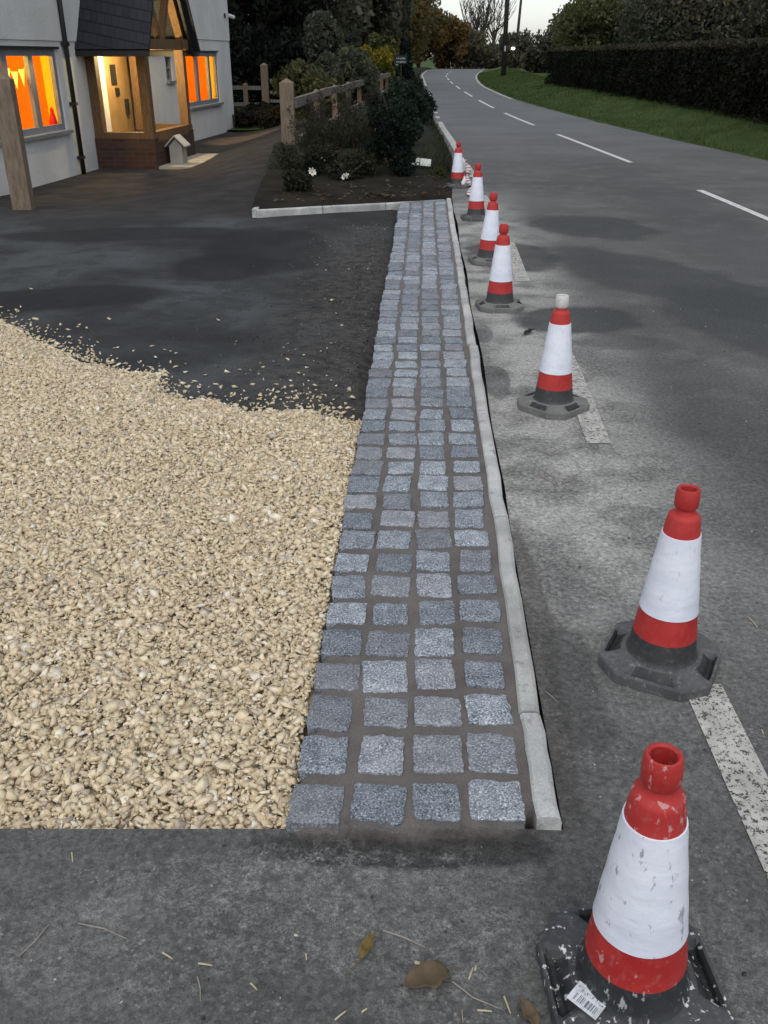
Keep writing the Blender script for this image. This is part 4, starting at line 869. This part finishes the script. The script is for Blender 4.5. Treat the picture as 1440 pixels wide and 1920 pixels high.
# behind the house, left
tree('yew_tree', 'nearly black yew tree rising behind the cottage corner', 'tree', -7.2, 41, -.3, 9.5, 2.9, 9000, .13, YEW, 1, .3, 40, low=.02, group=None)
tree('yew_tree', 'nearly black yew tree behind the garden fence, right beside the grey-green thicket', 'tree', -4.6, 38, -.3, 9, 2.3, 9000, .12, YEW, 2, .3, 40, low=.02)
tree('yew_tree', 'nearly black yew tree farthest back in the cottage garden', 'tree', -10.5, 52, -.3, 11, 4, 8000, .17, YEW, 3, .35, 40, low=.02)
tree('garden_tree', 'grey-green tree with pale bare branches above the olive shrubs', 'tree', -2.6, 45, 0, 9, 2.4, 8000, .13, GREY, 4, .22, 34, low=.08)
tree('garden_tree', 'grey-green tree standing just left of the ivy-clad pole behind the yellow shrub', 'tree', -.9, 52, 0, 9, 2.5, 8000, .14, GREY, 5, .22, 34, low=.1)
tree('garden_tree', 'grey-green tree with thin foliage above the yellow shrub', 'tree', -4.8, 60, 0, 10, 3.4, 7000, .18, GREY, 6, .25, 34, low=.05)
shrub('olive_shrub', 'olive-green leafy shrub overhanging the fence nearest the thick end post', -1.5, 22.5, -.1, 1.5, .85, 5200, .05, [(.055, .060, .024), (.08, .082, .034), (.04, .046, .02), (.10, .10, .05)], 7)
shrub('olive_shrub', 'dull green shrub behind the fence rail between the olive and the yellow shrubs', -1.0, 28, 0, 1.75, .95, 5200, .055, GREY + OLIVE[:1], 8)
shrub('olive_shrub', 'tall dull green shrub rising behind the olive shrub by the fence', -1.75, 31, -.1, 2.6, 1.1, 6000, .07, GREY, 9)
shrub('yellow_shrub', 'yellow-leaved shrub glowing behind the fence left of the ivy-clad pole', -.28, 39, .1, 2.05, .75, 3600, .065, YEL + OLIVE[1:2], 10)
shrub('dark_shrub', 'dark evergreen shrub under the yellow shrub by the pale gate posts', .0, 43, .1, 1.5, .8, 3600, .06, BLUEG, 11)
for k, (x, y, h, r_, lab) in enumerate([(-4.9, 36, 2.6, 1.5, 'low black-green yew bush behind the tall capped post'), (-6.9, 36.5, 2.6, 1.5, 'low black-green yew bush behind the garden fence by the cottage corner'), (-3.1, 34.5, 2.2, 1.1, 'low black-green yew bush between garden fence and olive shrubs')]): shrub('yew_bush', lab, x, y, -.35, h, r_, 5000, .075, YEW, 90 + k, 'bush', ncl=26)
# low planting at house corner
g = G(475, 240, -.42); shrub('border_shrub', 'low dark shrub at the foot of the cottage corner', g.x, g.y, -.42, .55, .6, 2600, .05, [(.018, .016, .012), (.026, .022, .016), (.014, .018, .012)], 12)
g = G(505, 238, -.3); shrub('border_shrub', 'low brown border plant between the cottage corner and thick fence post', g.x, g.y, -.3, .4, .5, 1600, .045, [(.03, .024, .014), (.04, .032, .018), (.02, .022, .012)], 13)
# ivy pole with sign
iv = tag(empty('ivy_clad_pole', (.93, 44, .1)), 'dark ivy-clad pole rising from the verge by the fence end', 'pole')
B().tube([(0, 0, -.2), (.02, 0, 4), (.06, 0, 9)], [.15, .13, .10], 10).obj('pole', BARK, iv, smooth=True)
leaves('ivy', [(0, 0, .5, .42, .42, .6), (0, 0, 1.0, .33, .33, .6), (0, 0, 1.6, .24, .24, .6), (.02, 0, 2.4, .18, .18, .6), (.03, 0, 3.2, .18, .18, .7), (.03, 0, 4.2, .18, .18, .7)], 4200, .05, BLUEG, parent=iv)
a = AT(752, 112, 43.4); sg = tag(empty('roadside_sign', (a.x, 43.4, .1)), 'small dark sign with two lines of pale lettering by the ivy-clad pole', 'sign')
B().box(-.26, .26, -.012, .012, a.z - .1 - .17, a.z - .1 + .17).obj('board', simple('dark_green_board', (.012, .02, .018), (.016, .026, .022), 4, .5), sg); B().box(-.03, .03, .013, .06, -.2, a.z + .05).obj('post', BARK, sg)
LETT = simple('pale_lettering', (.42, .45, .45), (.46, .48, .48), 4, .6); b = B(); q = random.Random(4)
for row, (zc, xs_) in enumerate(((.062, (-.19, -.12, -.05, .01, .07, .14)), (-.075, (-.2, -.14, -.06, 0, .05, .11, .16)))):
    for xk in xs_:
        hh = q.choice([.045, .045, .06]); z0 = a.z - .1 + zc - .04; b.box(xk, xk + .016, -.0165, -.0125, z0, z0 + hh + .02)
        b.box(xk + .017, xk + .05, -.0165, -.0125, z0 + q.choice([.0, .03]), z0 + .018 + q.choice([.0, .028]))
b.obj('lettering', LETT, sg)
# verge planting
g = G(742, 338, .05); eb = shrub('evergreen_bush', 'dark blue-green evergreen bush standing in the planted verge', g.x, g.y + .25, .02, .98, .34, 15000, .015, BLUEG, 14, ry=.36, ncl=26)
shrub('evergreen_bush', 'dark evergreen bush on the verge behind the blue-green bush', .22, 15.2, .05, .95, .42, 6000, .03, BLUEG, 15, ncl=22)
shrub('evergreen_bush', 'low broad evergreen on the verge edge towards the ivy-clad pole', .5, 21, .05, .75, .55, 5000, .035, BLUEG, 16, ncl=22, ry=1.6)
shrub('evergreen_bush', 'far low evergreen on the verge under the roadside sign', .75, 31, .05, .6, .6, 5000, .045, BLUEG + GREY[:1], 17, ncl=22, ry=3.5)
g = G(693, 318, .05); shrub('mossy_plant', 'low yellowish green plant in the bed beside the blue-green bush', g.x, g.y + .1, .03, .22, .2, 1500, .018, [(.05, .055, .018), (.04, .046, .018), (.028, .034, .014)], 18)
g = G(823, 333, .03); shrub('weed', 'small ragged weed at the bed edge beside the last cone', g.x, g.y, .02, .12, .13, 420, .016, [(.07, .075, .03), (.09, .09, .04), (.035, .045, .015)], 19, 'plant')
g = G(628, 300, .05); 
for k, (px, py, h, r, lab) in enumerate([(600, 335, .36, .32, 'straggly dark plant with white flowers at the front of the bed'), (660, 345, .30, .28, 'straggly dark plant between the white flowers and the mossy plant'), (640, 290, .42, .38, 'grey-green straggly plant under the lower fence rail'), (590, 290, .40, .30, 'dark plant at the foot of the thick fence post'), (690, 270, .42, .4, 'dull green plant against the lower rail beside the evergreen bush'), (560, 365, .22, .22, 'low dark plant by the corner edging stone')]):
    g = G(px, py, .03); shrub('border_plant', lab, g.x, g.y, .03, h, r, 1700, .017, [(.020, .024, .013), (.032, .034, .02), (.012, .015, .009), (.045, .045, .03)], 30 + k, 'plant', ncl=14)
WHITE = simple('white_petal', (.80, .80, .78), (.75, .75, .74), 5, .7); YELC = simple('yellow_flower_eye', (.5, .35, .02), (.45, .3, .02), 9, .8); STEM = simple('green_stem', (.03, .05, .015), (.04, .06, .02), 9, .8)
def daisy(px, py, Y, r, lab):
    p = AT(px, py, Y); t = tag(empty('white_flower', (p.x, Y, .03)), lab, 'flower'); b = B(); hz = p.z - .03; q = random.Random(px)
    for k in range(9):
        a = k * 2 * math.pi / 9 + q.uniform(-.2, .2); rr = r * q.uniform(.7, 1.15); d = Vector((math.cos(a), -.45, math.sin(a) * .85)).normalized(); n_ = Vector((-math.sin(a), 0, math.cos(a)))
        c = Vector((0, 0, hz)); b.prism([c + d * rr * .15 - n_ * r * .08, c + d * rr * .7 - n_ * r * .2, c + d * rr, c + d * rr * .7 + n_ * r * .2, c + d * rr * .15 + n_ * r * .08], (0, .003, 0))
    b.obj('petals', WHITE, t); B().lathe([(0, .012), (r * .2, .008), (r * .22, 0), (0, 0)], 10).obj('eye', YELC, t).matrix_local = Matrix.Translation((0, -.012, hz)) @ Matrix.Rotation(R(60), 4, 'X')
    B().tube([(0, .02, -.03), (.01, .02, hz * .6), (0, .004, hz)], .003, 5).obj('stem', STEM, t)
daisy(585, 322, 11.4, .062, 'white daisy-like flower lowest on the straggly plant nearest the edging corner'); daisy(648, 330, 11.2, .055, 'white daisy-like flower on the side of the plant towards the evergreen bush'); daisy(607, 296, 12.2, .05, 'small white flower held above and behind the two larger flowers')
def wispy(px, py, h, r_, lab, seed, pal):
    g = G(px, py, .03); t = tag(empty('wispy_shrub', (g.x, g.y, .03)), lab, 'shrub'); q = random.Random(seed); b = B(); cl = []
    for k in range(16):
        a = q.uniform(0, 6.28); e = Vector((math.cos(a) * r_ * q.uniform(.2, 1), math.sin(a) * r_ * q.uniform(.2, 1), h * q.uniform(.6, 1.08))); m_ = e * .5 + Vector((0, 0, h * .12)); b.tube([(0, 0, -.03), m_, e], [.006, .004, .002], 4)
        for f in (.45, .65, .85, 1.0): c = Vector((0, 0, 0)).lerp(e, f) + Vector((0, 0, h * .10 * (1 - f))); cl.append((c.x, c.y, c.z, .05, .05, .06))
    b.obj('stems', BARK, t); leaves('foliage', cl, 1500, .014, pal, parent=t, asp=.4)
WP_ = [(.030, .034, .020), (.045, .046, .030), (.020, .024, .014), (.06, .056, .038)]
for px, py, h, r_, lab, sd in [(572, 318, .75, .30, 'tall wispy shrub rising beside the thick fence post', 1), (625, 312, .80, .34, 'tall wispy shrub hiding the fence rails above the white flowers', 2), (672, 305, .72, .32, 'tall wispy shrub in front of the rails next to the evergreen bush', 3), (705, 262, .85, .34, 'wispy shrub against the fence behind the evergreen bush', 4), (650, 262, .9, .4, 'loose wispy shrub growing through the fence rails', 5), (600, 275, .8, .36, 'loose wispy shrub behind the white flowers against the thick post', 7), (735, 300, .5, .3, 'wispy growth tangled into the evergreen bush', 8), (545, 345, .4, .22, 'wispy weeds at the bed side below the thick post', 9), (690, 338, .32, .24, 'low wispy tangle in front of the evergreen bush', 10), (775, 262, .6, .3, 'wispy low growth on the verge between evergreen bush and road', 6)]: wispy(px, py, h, r_, lab, sd, WP_)
# ground ivy / rough growth on both verges
def blades(name, fx_, n, hmin, hmax, w, pal, zf, label):
    x, y = fx_(n); n = len(x); h = rng.uniform(hmin, hmax, n) * (.8 + .06 * np.minimum(y, 40) / 10); a = rng.uniform(0, 6.28, n); ww = w * (1 + np.maximum(y - 15, 0) / 25); lean = rng.normal(0, .5, (n, 2)) * h[:, None]; z = zf(x, y)
    dx, dy = np.cos(a) * ww, np.sin(a) * ww; V = np.stack([np.stack([x - dx, y - dy, z], -1), np.stack([x + dx, y + dy, z], -1), np.stack([x + lean[:, 0], y + lean[:, 1], z + h], -1)], 1).reshape(-1, 3)
    pal = np.array(pal); C = pal[rng.integers(0, len(pal), n)] * rng.uniform(.7, 1.3, (n, 1)); return tag(link(name, np_mesh(name, V, np.arange(n * 3).reshape(n, 3), np.repeat(C, 3, 0)), M['blade']), label, 'grass', kind='stuff')
GR = [(.048, .086, .018), (.039, .070, .015), (.066, .108, .026), (.058, .075, .027)]
def rv(n):
    y = 9 + 80 * rng.random(n) ** 1.6; d = 3.2 * rng.random(n); return right_x(y) + d + .0, y
blades('verge_grass', rv, 90000, .035, .10, .006, GR, lambda x, y: bank_z(x - right_x(y), y), 'mown green grass on the verge below the dark hedge')
def lv_(n):
    y = 12.3 + 70 * rng.random(n) ** 1.7; l, r = verge_l(y), left_x(y); return l + (r - l - .03) * rng.random(n) ** .8, y
blades('rough_grass', lv_, 30000, .05, .16, .006, [(.016, .020, .009), (.025, .029, .013), (.036, .036, .018), (.012, .015, .007)], lambda x, y: .05 + 0 * x, 'rough dull grass and weeds covering the planted verge')
def lw(n): return rng.uniform(-9, -1.8, n), rng.uniform(27, 40, n)
blades('lawn_grass', lw, 16000, .05, .10, .007, [(.035, .05, .016), (.045, .06, .02), (.03, .04, .015)], lambda x, y: -.40 + .12 * sstep(28, 34, y) + .25 * sstep(-3.4, -1.6, x), 'garden grass behind the cottage')
# fallen leaves on the bed
FALL = [(.10, .065, .03), (.13, .10, .06), (.06, .04, .02), (.16, .14, .10)]
n = 420; yv = 9.6 + 3.2 * rng.random(n); xv = rng.uniform(-1.2, .75, n); yv = np.maximum(yv, edging_y(xv) + .08)
lf = leaves('leaf_litter', np.stack([xv, yv, np.full(n, .075), np.full(n, .02), np.full(n, .02), np.full(n, .012)], -1), 520, .022, FALL, flat=.3); tag(lf, 'dead leaves littering the soil of the planted bed', 'leaves', kind='stuff')
# white plate lying in the bed, tape by the last cone
pw = G(787, 313, .10); pe = tag(empty('white_plate', (pw.x, pw.y - .12, .17)), 'cracked white rectangular plate leaning in the bed', 'plate'); WPL = simple('dirty_white_plastic', (.48, .50, .44), (.62, .64, .58), 14, .6)
for s0, s1 in ((-.142, -.01), (.0, .14)): 
    o = B().box(s0, s1, -.004, .004, -.045, .055).obj('panel', WPL, pe); o.rotation_euler = (R(-35), R(6), 0)
tm = NT('red_white_tape', .5, .4); xx = tm.xyz()[1]; st = tm.ma('GREATER_THAN', tm.ma('FRACT', tm.ma('MULTIPLY', tm.ma('ADD', xx, tm.xyz()[2]), 4.2)), .36); tm.base(tm.mix(st, (.42, .09, .07), (.62, .60, .57)))
c7 = G(857, 351); tp_pts = [AT(866, 283, c7.y + .02), AT(868, 300, c7.y - .03), AT(871, 322, c7.y + .02), AT(869, 338, c7.y - .06), AT(870, 352, c7.y - .1)]
def ribbon(pts, w, tw):
    V = []; 
    for k, p in enumerate(pts): a = tw + k * .7; d = Vector((math.cos(a), math.sin(a) * .6, .3 * math.sin(a * 2))) * w / 2; V += [Vector(p) - d, Vector(p) + d]
    i = np.arange(len(pts) - 1) * 2; return np.array([v[:] for v in V]), np.stack([i, i + 1, i + 3, i + 2], -1)
def densify(pts, n=24):
    P = np.array([p[:] for p in pts]); t = np.linspace(0, len(P) - 1, n); return [Vector([np.interp(q, range(len(P)), P[:, c]) for c in range(3)]) for q in t]
tv, tf = ribbon(densify(tp_pts, 12), .06, .3); t2 = [G(872, 300, .10), G(879, 318, .05), G(876, 334, .03), G(882, 350, .02), G(880, 366, .012)]; tv2, tf2 = ribbon(densify(t2, 14), .075, 1.0)
tape = link('barrier_tape', np_mesh('barrier_tape', np.concatenate([tv, tv2]), np.concatenate([tf, tf2 + len(tv)]), smooth=True), tm.m); tag(tape, 'crumpled red and white tape hanging from the last cone to the road', 'tape')
md = tape.modifiers.new('thickness', 'SOLIDIFY'); md.thickness = .002
# ------------------------------------------------------------------ right side: hedge, trees, poles
hl_ = []; q = np.random.default_rng(3)
for y in np.arange(9, 41.4, .42):
    x0 = float(np.interp(y, [9, 41.4], [7.0, 6.75]))
    for z in (.48, .8, 1.1, 1.36):
        hl_.append((x0 + q.normal(0, .06) + .25, y, z + q.normal(0, .04), .36, .36, .30))
    hl_.append((x0 + .9, y, 1.36 + q.normal(0, .04), .45, .36, .26)); hl_.append((x0 + .7, y, .8, .5, .4, .6))
hd = tag(empty('clipped_hedge', (6.9, 25, .3)), 'long dark clipped hedge behind the grass verge', 'hedge')
o = leaves('foliage', hl_, 150000, .032, [(.010, .013, .008), (.014, .018, .011), (.007, .009, .006), (.02, .02, .013)], parent=hd); o.data.transform(Matrix.Translation(-hd.location))
b = B()
for y in np.arange(9.2, 41.3, .9): b.tube([(7.2, y, .1), (7.25 + random.uniform(-.1, .1), y, .9), (7.3 + random.uniform(-.2, .2), y + random.uniform(-.2, .2), 1.5)], [.04, .03, .012], 5)
o = b.obj('stems', BARK, hd); o.data.transform(Matrix.Translation(-hd.location)); o['kind'] = 'stuff'
top = [(.05, .046, .032), (.065, .058, .042), (.04, .038, .026)]
o = leaves('clipped_top', [(float(np.interp(y, [9, 41.4], [7.0, 6.75])) + d, y, 1.62, .42, .3, .08) for y in np.arange(16, 41.2, .4) for d in (.3, .9)], 16000, .04, top, parent=hd); o.data.transform(Matrix.Translation(-hd.location))
DK = [(.012, .013, .009), (.018, .018, .012), (.008, .009, .007), (.026, .024, .016)]
tree('dark_tree', 'dark leafy tree overhanging the near end of the clipped hedge', 'tree', 12.2, 24, .4, 8.5, 3.0, 12000, .11, DK, 40, .28, 42, low=.08)
tree('dark_tree', 'dark leafy tree second from the verge end behind the clipped hedge', 'tree', 14.4, 31, .4, 9.5, 3.3, 10000, .13, DK, 41, .28, 42, low=.08)
tree('dark_tree', 'dark leafy tree whose crown spreads over the verge', 'tree', 10.6, 15, .4, 8.5, 3.0, 9000, .10, DK, 46, .28, 42, low=.15)
tree('grey_tree', 'grey-brown half-bare tree behind the middle of the clipped hedge', 'tree', 12.8, 43, .4, 4.4, 2.6, 15000, .075, BROWN + GREY[:2], 42, .26, 40, low=.05)
tree('grey_tree', 'grey-brown thin tree behind the hedge next to the dark trees', 'tree', 16.2, 46, .4, 5.0, 2.6, 15000, .08, BROWN + GREY[1:3], 43, .26, 40, low=.05)
tree('olive_tree', 'olive-green rounded tree behind the far end of the clipped hedge', 'tree', 12.3, 54, .4, 4.9, 2.9, 17000, .085, OLIVE, 44, .26, 42, low=.03)
tree('olive_tree', 'olive-brown tree behind the rounded olive tree', 'tree', 15.5, 62, .4, 6.2, 3.6, 12000, .12, OLIVE + BROWN[:2], 45, .3, 42, low=.03)
tree('dark_tree', 'dark tree far behind the hedge closing the view', 'tree', 22.5, 46, .4, 11, 4.2, 9000, .17, DK, 47, .3, 40, low=.03)
tree('olive_tree', 'small olive tree between far utility pole and hedge end', 'tree', 13.2, 72, .4, 4.2, 1.7, 9000, .09, OLIVE + BROWN[2:], 48, .2, 30, low=.02)
# far trees closing the road
spec = [(-4.5, 72, 8.5, 3.4, GREY + ORNG[4:], 'dull green tree beyond the ivy-clad pole on the cottage side'), (-.8, 82, 9, 3.2, ORNG[2:] + OLIVE, 'yellow-brown autumn tree beside the road beyond the ivy-clad pole'), (.6, 96, 9.5, 3.6, ORNG, 'tall orange-brown autumn tree where the road leaves view'),
        (4.2, 122, 8.0, 3.4, ORNG[:4], 'orange-brown autumn tree across the end of the visible road'), (8.0, 124, 5.6, 2.8, ORNG, 'lower russet tree across the end of the visible road'), (11.0, 122, 3.8, 2.2, ORNG[2:] + BROWN, 'small brown tree right of the russet tree at the road end'),
        (14.0, 124, 2.4, 2.2, BROWN, 'low grey-brown bush at the foot of the bare tree'), (17.2, 122, 2.4, 2.2, BROWN, 'low grey-brown bush behind the nearer utility pole'), (20.8, 118, 3.4, 2.4, BROWN + OLIVE[:1], 'grey-brown bush behind the farther utility pole'), (1.6, 118, 11, 4.6, ORNG[1:] + OLIVE[:1], 'tallest orange-brown tree left of the road end')]
for k, (x, y, h, r, pal, lab) in enumerate(spec): tree('autumn_tree', lab, 'tree', x, y, 0.0, h, r, 8000, .17 if y > 90 else .13, pal, 60 + k, .25, 40, low=-.02, group=None)
tree('brown_hedge_tree', 'grey-brown hedgerow bush on the bank behind the nearer utility pole', 'bush', 12.2, 92, .3, 3.0, 2.0, 4000, .13, BROWN, 80, .1, 24, low=0)
tree('brown_hedge_tree', 'dark brown hedgerow bush on the bank between pole and clipped hedge', 'bush', 10.6, 66, .35, 2.3, 1.6, 4000, .11, BROWN + DK[:1], 81, .1, 24, low=0)
def bare_tree(px, Y, h, label, seed):
    p = AT(px, 60, Y); t = tag(empty('bare_tree', (p.x, Y, 0)), label, 'tree'); b = B(); q = random.Random(seed)
    b.tube([(0, 0, -.2), (.05, 0, h * .3), (.1, 0, h * .5)], [.22, .16, .1], 7)
    for k in range(16):
        a = q.uniform(-1, 1); s = Vector((.05, 0, h * q.uniform(.22, .45))); e = Vector((a * h * .32, q.uniform(-1, 1), h * q.uniform(.7, 1.0))); m_ = s.lerp(e, .45) + Vector((a * .3, 0, -.2)); b.tube([s, m_, e], [.085, .055, .02], 5)
        for j in range(7):
            f = q.uniform(.25, .95); s2 = s.lerp(e, f); e2 = s2 + Vector((q.uniform(-.9, .9), q.uniform(-.5, .5), q.uniform(.5, 1.7))); b.tube([s2, s2.lerp(e2, .5) + Vector((q.uniform(-.1, .1), 0, 0)), e2], [.03, .022, .012], 4)
    b.obj('branches', BARK, t)
bare_tree(905, 130, 10, 'bare leafless tree against the sky right of the russet trees', 1); bare_tree(925, 135, 9.5, 'bare leafless tree against the sky beside the nearer utility pole', 2); bare_tree(888, 128, 8.5, 'thin bare tree poking above the russet tree', 3)
PL = simple('dark_pole_timber', (.030, .026, .022), (.045, .040, .034), 6, .9)
def pole(px, py, pxt, pyt, Y, r, label, hmax):
    a = AT(px, py, Y); c = AT(pxt, pyt, Y); t = tag(empty('utility_pole', a), label, 'utility pole'); d = (c - a); d = d / d.z
    B().tube([(0, 0, -.4), d * hmax * .5, d * hmax], [r, r * .9, r * .78], 10).obj('shaft', PL, t, smooth=True); return t, d
tA, dA = pole(944, 137, 951, 0, 62, .155, 'tall dark utility pole on the grass verge', 8.5)
B().box(-.05, .05, -.19, -.16, 1.2, 1.5).obj('notice', simple('pale_notice', (.4, .4, .38), (.45, .45, .42), 5, .7), tA); B().tube([(-.2, -.1, 8.0), (.5, .1, 8.0)], .04, 6).obj('crossarm', PL, tA)
tB, dB = pole(967, 100, 975, 20, 105, .16, 'farther utility pole standing above the distant trees', 5.2)
fl = AT(962, 91, 78); lo = tag(empty('roadside_lamp', (fl.x, 78, .2)), 'small bright white lamp on a thin stalk beyond the utility pole', 'lamp')
m = NT('lamp_glow', .5); m.base((.8, .8, .78)); m.put(m.bsdf.inputs['Emission Color'], (1, .98, .92)); m.bsdf.inputs['Emission Strength'].default_value = 2.5
B().lathe([(0, -.10), (.13, -.06), (.15, 0), (.12, .08), (0, .1)], 12).obj('lamp_head', m.m, lo, smooth=True).location = (0, 0, fl.z - .2); B().tube([(0, 0, -.3), (0, 0, fl.z - .3)], .03, 6).obj('stalk', PL, lo)
# overhead wire
wa = Vector(tA.location) + dA * 8.2; wb = Vector(tB.location) + dB * 5.1
tag(B().tube([wa.lerp(wb, k / 12) + Vector((0, 0, -1.2 * math.sin(math.pi * k / 12))) for k in range(13)], .012, 4).obj('overhead_wire', PL), 'thin overhead wire between the two utility poles', 'wire')

# ------------------------------------------------------------------ litter on the tarmac
LEAFB = simple('brown_dead_leaf', (.085, .060, .034), (.13, .096, .055), 18, .75, .3, .3, 60); LEAFY = simple('yellow_brown_leaf', (.16, .11, .035), (.10, .07, .03), 14, .75); LEAFK = simple('black_wet_leaf', (.012, .011, .010), (.022, .02, .017), 14, .6)
STRAW = simple('pale_straw', (.50, .45, .30), (.40, .36, .24), 30, .8); TWIGM = simple('grey_twig', (.20, .18, .15), (.28, .255, .22), 30, .9)
def leaf_obj(px, py, L, w, rot, mat, label, curl=.35, name='dead_leaf', tip=1.0):
    g = G(px, py); e = tag(empty(name, (g.x, g.y, .002), rot), label, 'leaf'); n, k = 12, 7; V = []
    for i in range(n):
        t = i / (n - 1); ww = w * (math.sin(math.pi * min(1, t ** .75 * .97 + .02)) ** .8) * (1 + .12 * math.sin(t * 19))
        for j in range(k):
            u = j / (k - 1) * 2 - 1; V.append(((t - .5) * L, u * ww / 2, .003 + curl * ww * .5 * u * u + .006 * math.sin(t * 7) ** 2 + .012 * t * t * tip))
    i = np.arange(n - 1)[:, None] * k + np.arange(k - 1)[None, :]; o = link('blade', np_mesh('blade', V, np.stack([i, i + 1, i + k + 1, i + k], -1).reshape(-1, 4), smooth=True), mat, e)
    md = o.modifiers.new('t', 'SOLIDIFY'); md.thickness = .0006
    B().tube([(-.5 * L, 0, .004), (-.5 * L - .012, .002, .003), (-.5 * L - .024, .006, .001)], [.0012, .001, .0008], 5).obj('stalk', mat, e); return e
leaf_obj(798, 1842, .088, .050, R(205), LEAFB, 'large curled brown dead leaf on the tarmac in front of the cobbles'); leaf_obj(690, 1782, .05, .022, R(60), LEAFY, 'small yellow-brown rolled leaf near the large dead leaf', .9); leaf_obj(992, 626, .10, .035, R(50), LEAFK, 'black wet leaf on the dusty road edge between two cones', .6)
leaf_obj(990, 1905, .05, .024, R(120), LEAFB, 'small brown leaf fragment beside the splashed cone base')
def stalk(px0, py0, px1, py1, r, mat, name, label, cat, group=None, bend=.0, zz=.0025):
    a, c = G(px0, py0), G(px1, py1); mid_ = a.lerp(c, .5) + Vector((-(c - a).y, (c - a).x, 0)) * bend; e = B().tube([(0, 0, zz), (mid_ - a) + Vector((0, 0, zz + .0006)), (c - a) + Vector((0, 0, zz))], [r, r * .95, r * .7], 5).obj(name, mat); e.location = (a.x, a.y, 0)
    return tag(e, label, cat, group)
for (x0, y0, x1, y1) in [(945, 1870, 957, 1902), (879, 1838, 887, 1816), (890, 1822, 893, 1812), (628, 1914, 648, 1898), (574, 1790, 575, 1802), (305, 1788, 324, 1800), (372, 1808, 398, 1812), (895, 1896, 922, 1898), (1185, 1150, 1200, 1165), (1405, 1160, 1420, 1178), (1428, 1370, 1431, 1378), (470, 1845, 482, 1858), (555, 1548, 582, 1544), (135, 1600, 137, 1618), (678, 1900, 688, 1893)]:
    stalk(x0, y0, x1, y1, .0016, STRAW, 'straw_stalk', 'short pale straw stalk lying on the tarmac', 'straw', 'straw stalks on the tarmac')
stalk(147, 1733, 238, 1762, .0014, TWIGM, 'twig', 'long thin pale stem on the tarmac below the gravel', 'twig', bend=.05); stalk(35, 1796, 92, 1735, .0016, TWIGM, 'twig', 'pale stem lying over a dark spot on the tarmac at the gravel side', 'twig', bend=-.05)
stalk(718, 1746, 797, 1778, .0017, TWIGM, 'twig', 'pale twig between the small rolled leaf and large dead leaf', 'twig', bend=.03); stalk(848, 1842, 935, 1892, .0014, TWIGM, 'twig', 'thin curved twig trailing from the large dead leaf', 'twig', bend=-.08); stalk(866, 1895, 868, 1920, .0012, TWIGM, 'twig', 'thin grey stem end at the front of the tarmac', 'twig')
stalk(370, 1832, 376, 1880, .0012, TWIGM, 'twig', 'thin grey stem lying straight out from the gravel edge', 'twig', bend=.05)
stalk(1022, 885, 1046, 912, .003, TWIGM, 'twig', 'pale dry stem in the small pile on the road beside the cobbles', 'twig', bend=.1); stalk(1046, 912, 1026, 878, .002, TWIGM, 'twig', 'crossed pale stem in the pile on the road beside the cobbles', 'twig', bend=.25); stalk(1052, 908, 1082, 890, .0022, TWIGM, 'twig', 'curved pale stem at the end of the pile on the road', 'twig', bend=-.12)
stalk(1010, 845, 1036, 855, .002, TWIGM, 'twig', 'short pale stem on the road between pile and white-topped cone', 'twig'); stalk(1022, 1297, 1048, 1320, .0014, TWIGM, 'twig', 'thin pale stem close along the edging stones', 'twig'); stalk(778, 1806, 812, 1818, .003, STRAW, 'twig', 'stubby pale stalk against the large dead leaf', 'twig')
stalk(905, 615, 930, 700, .0, TWIGM, 'twig', 'x', 'twig') if False else None
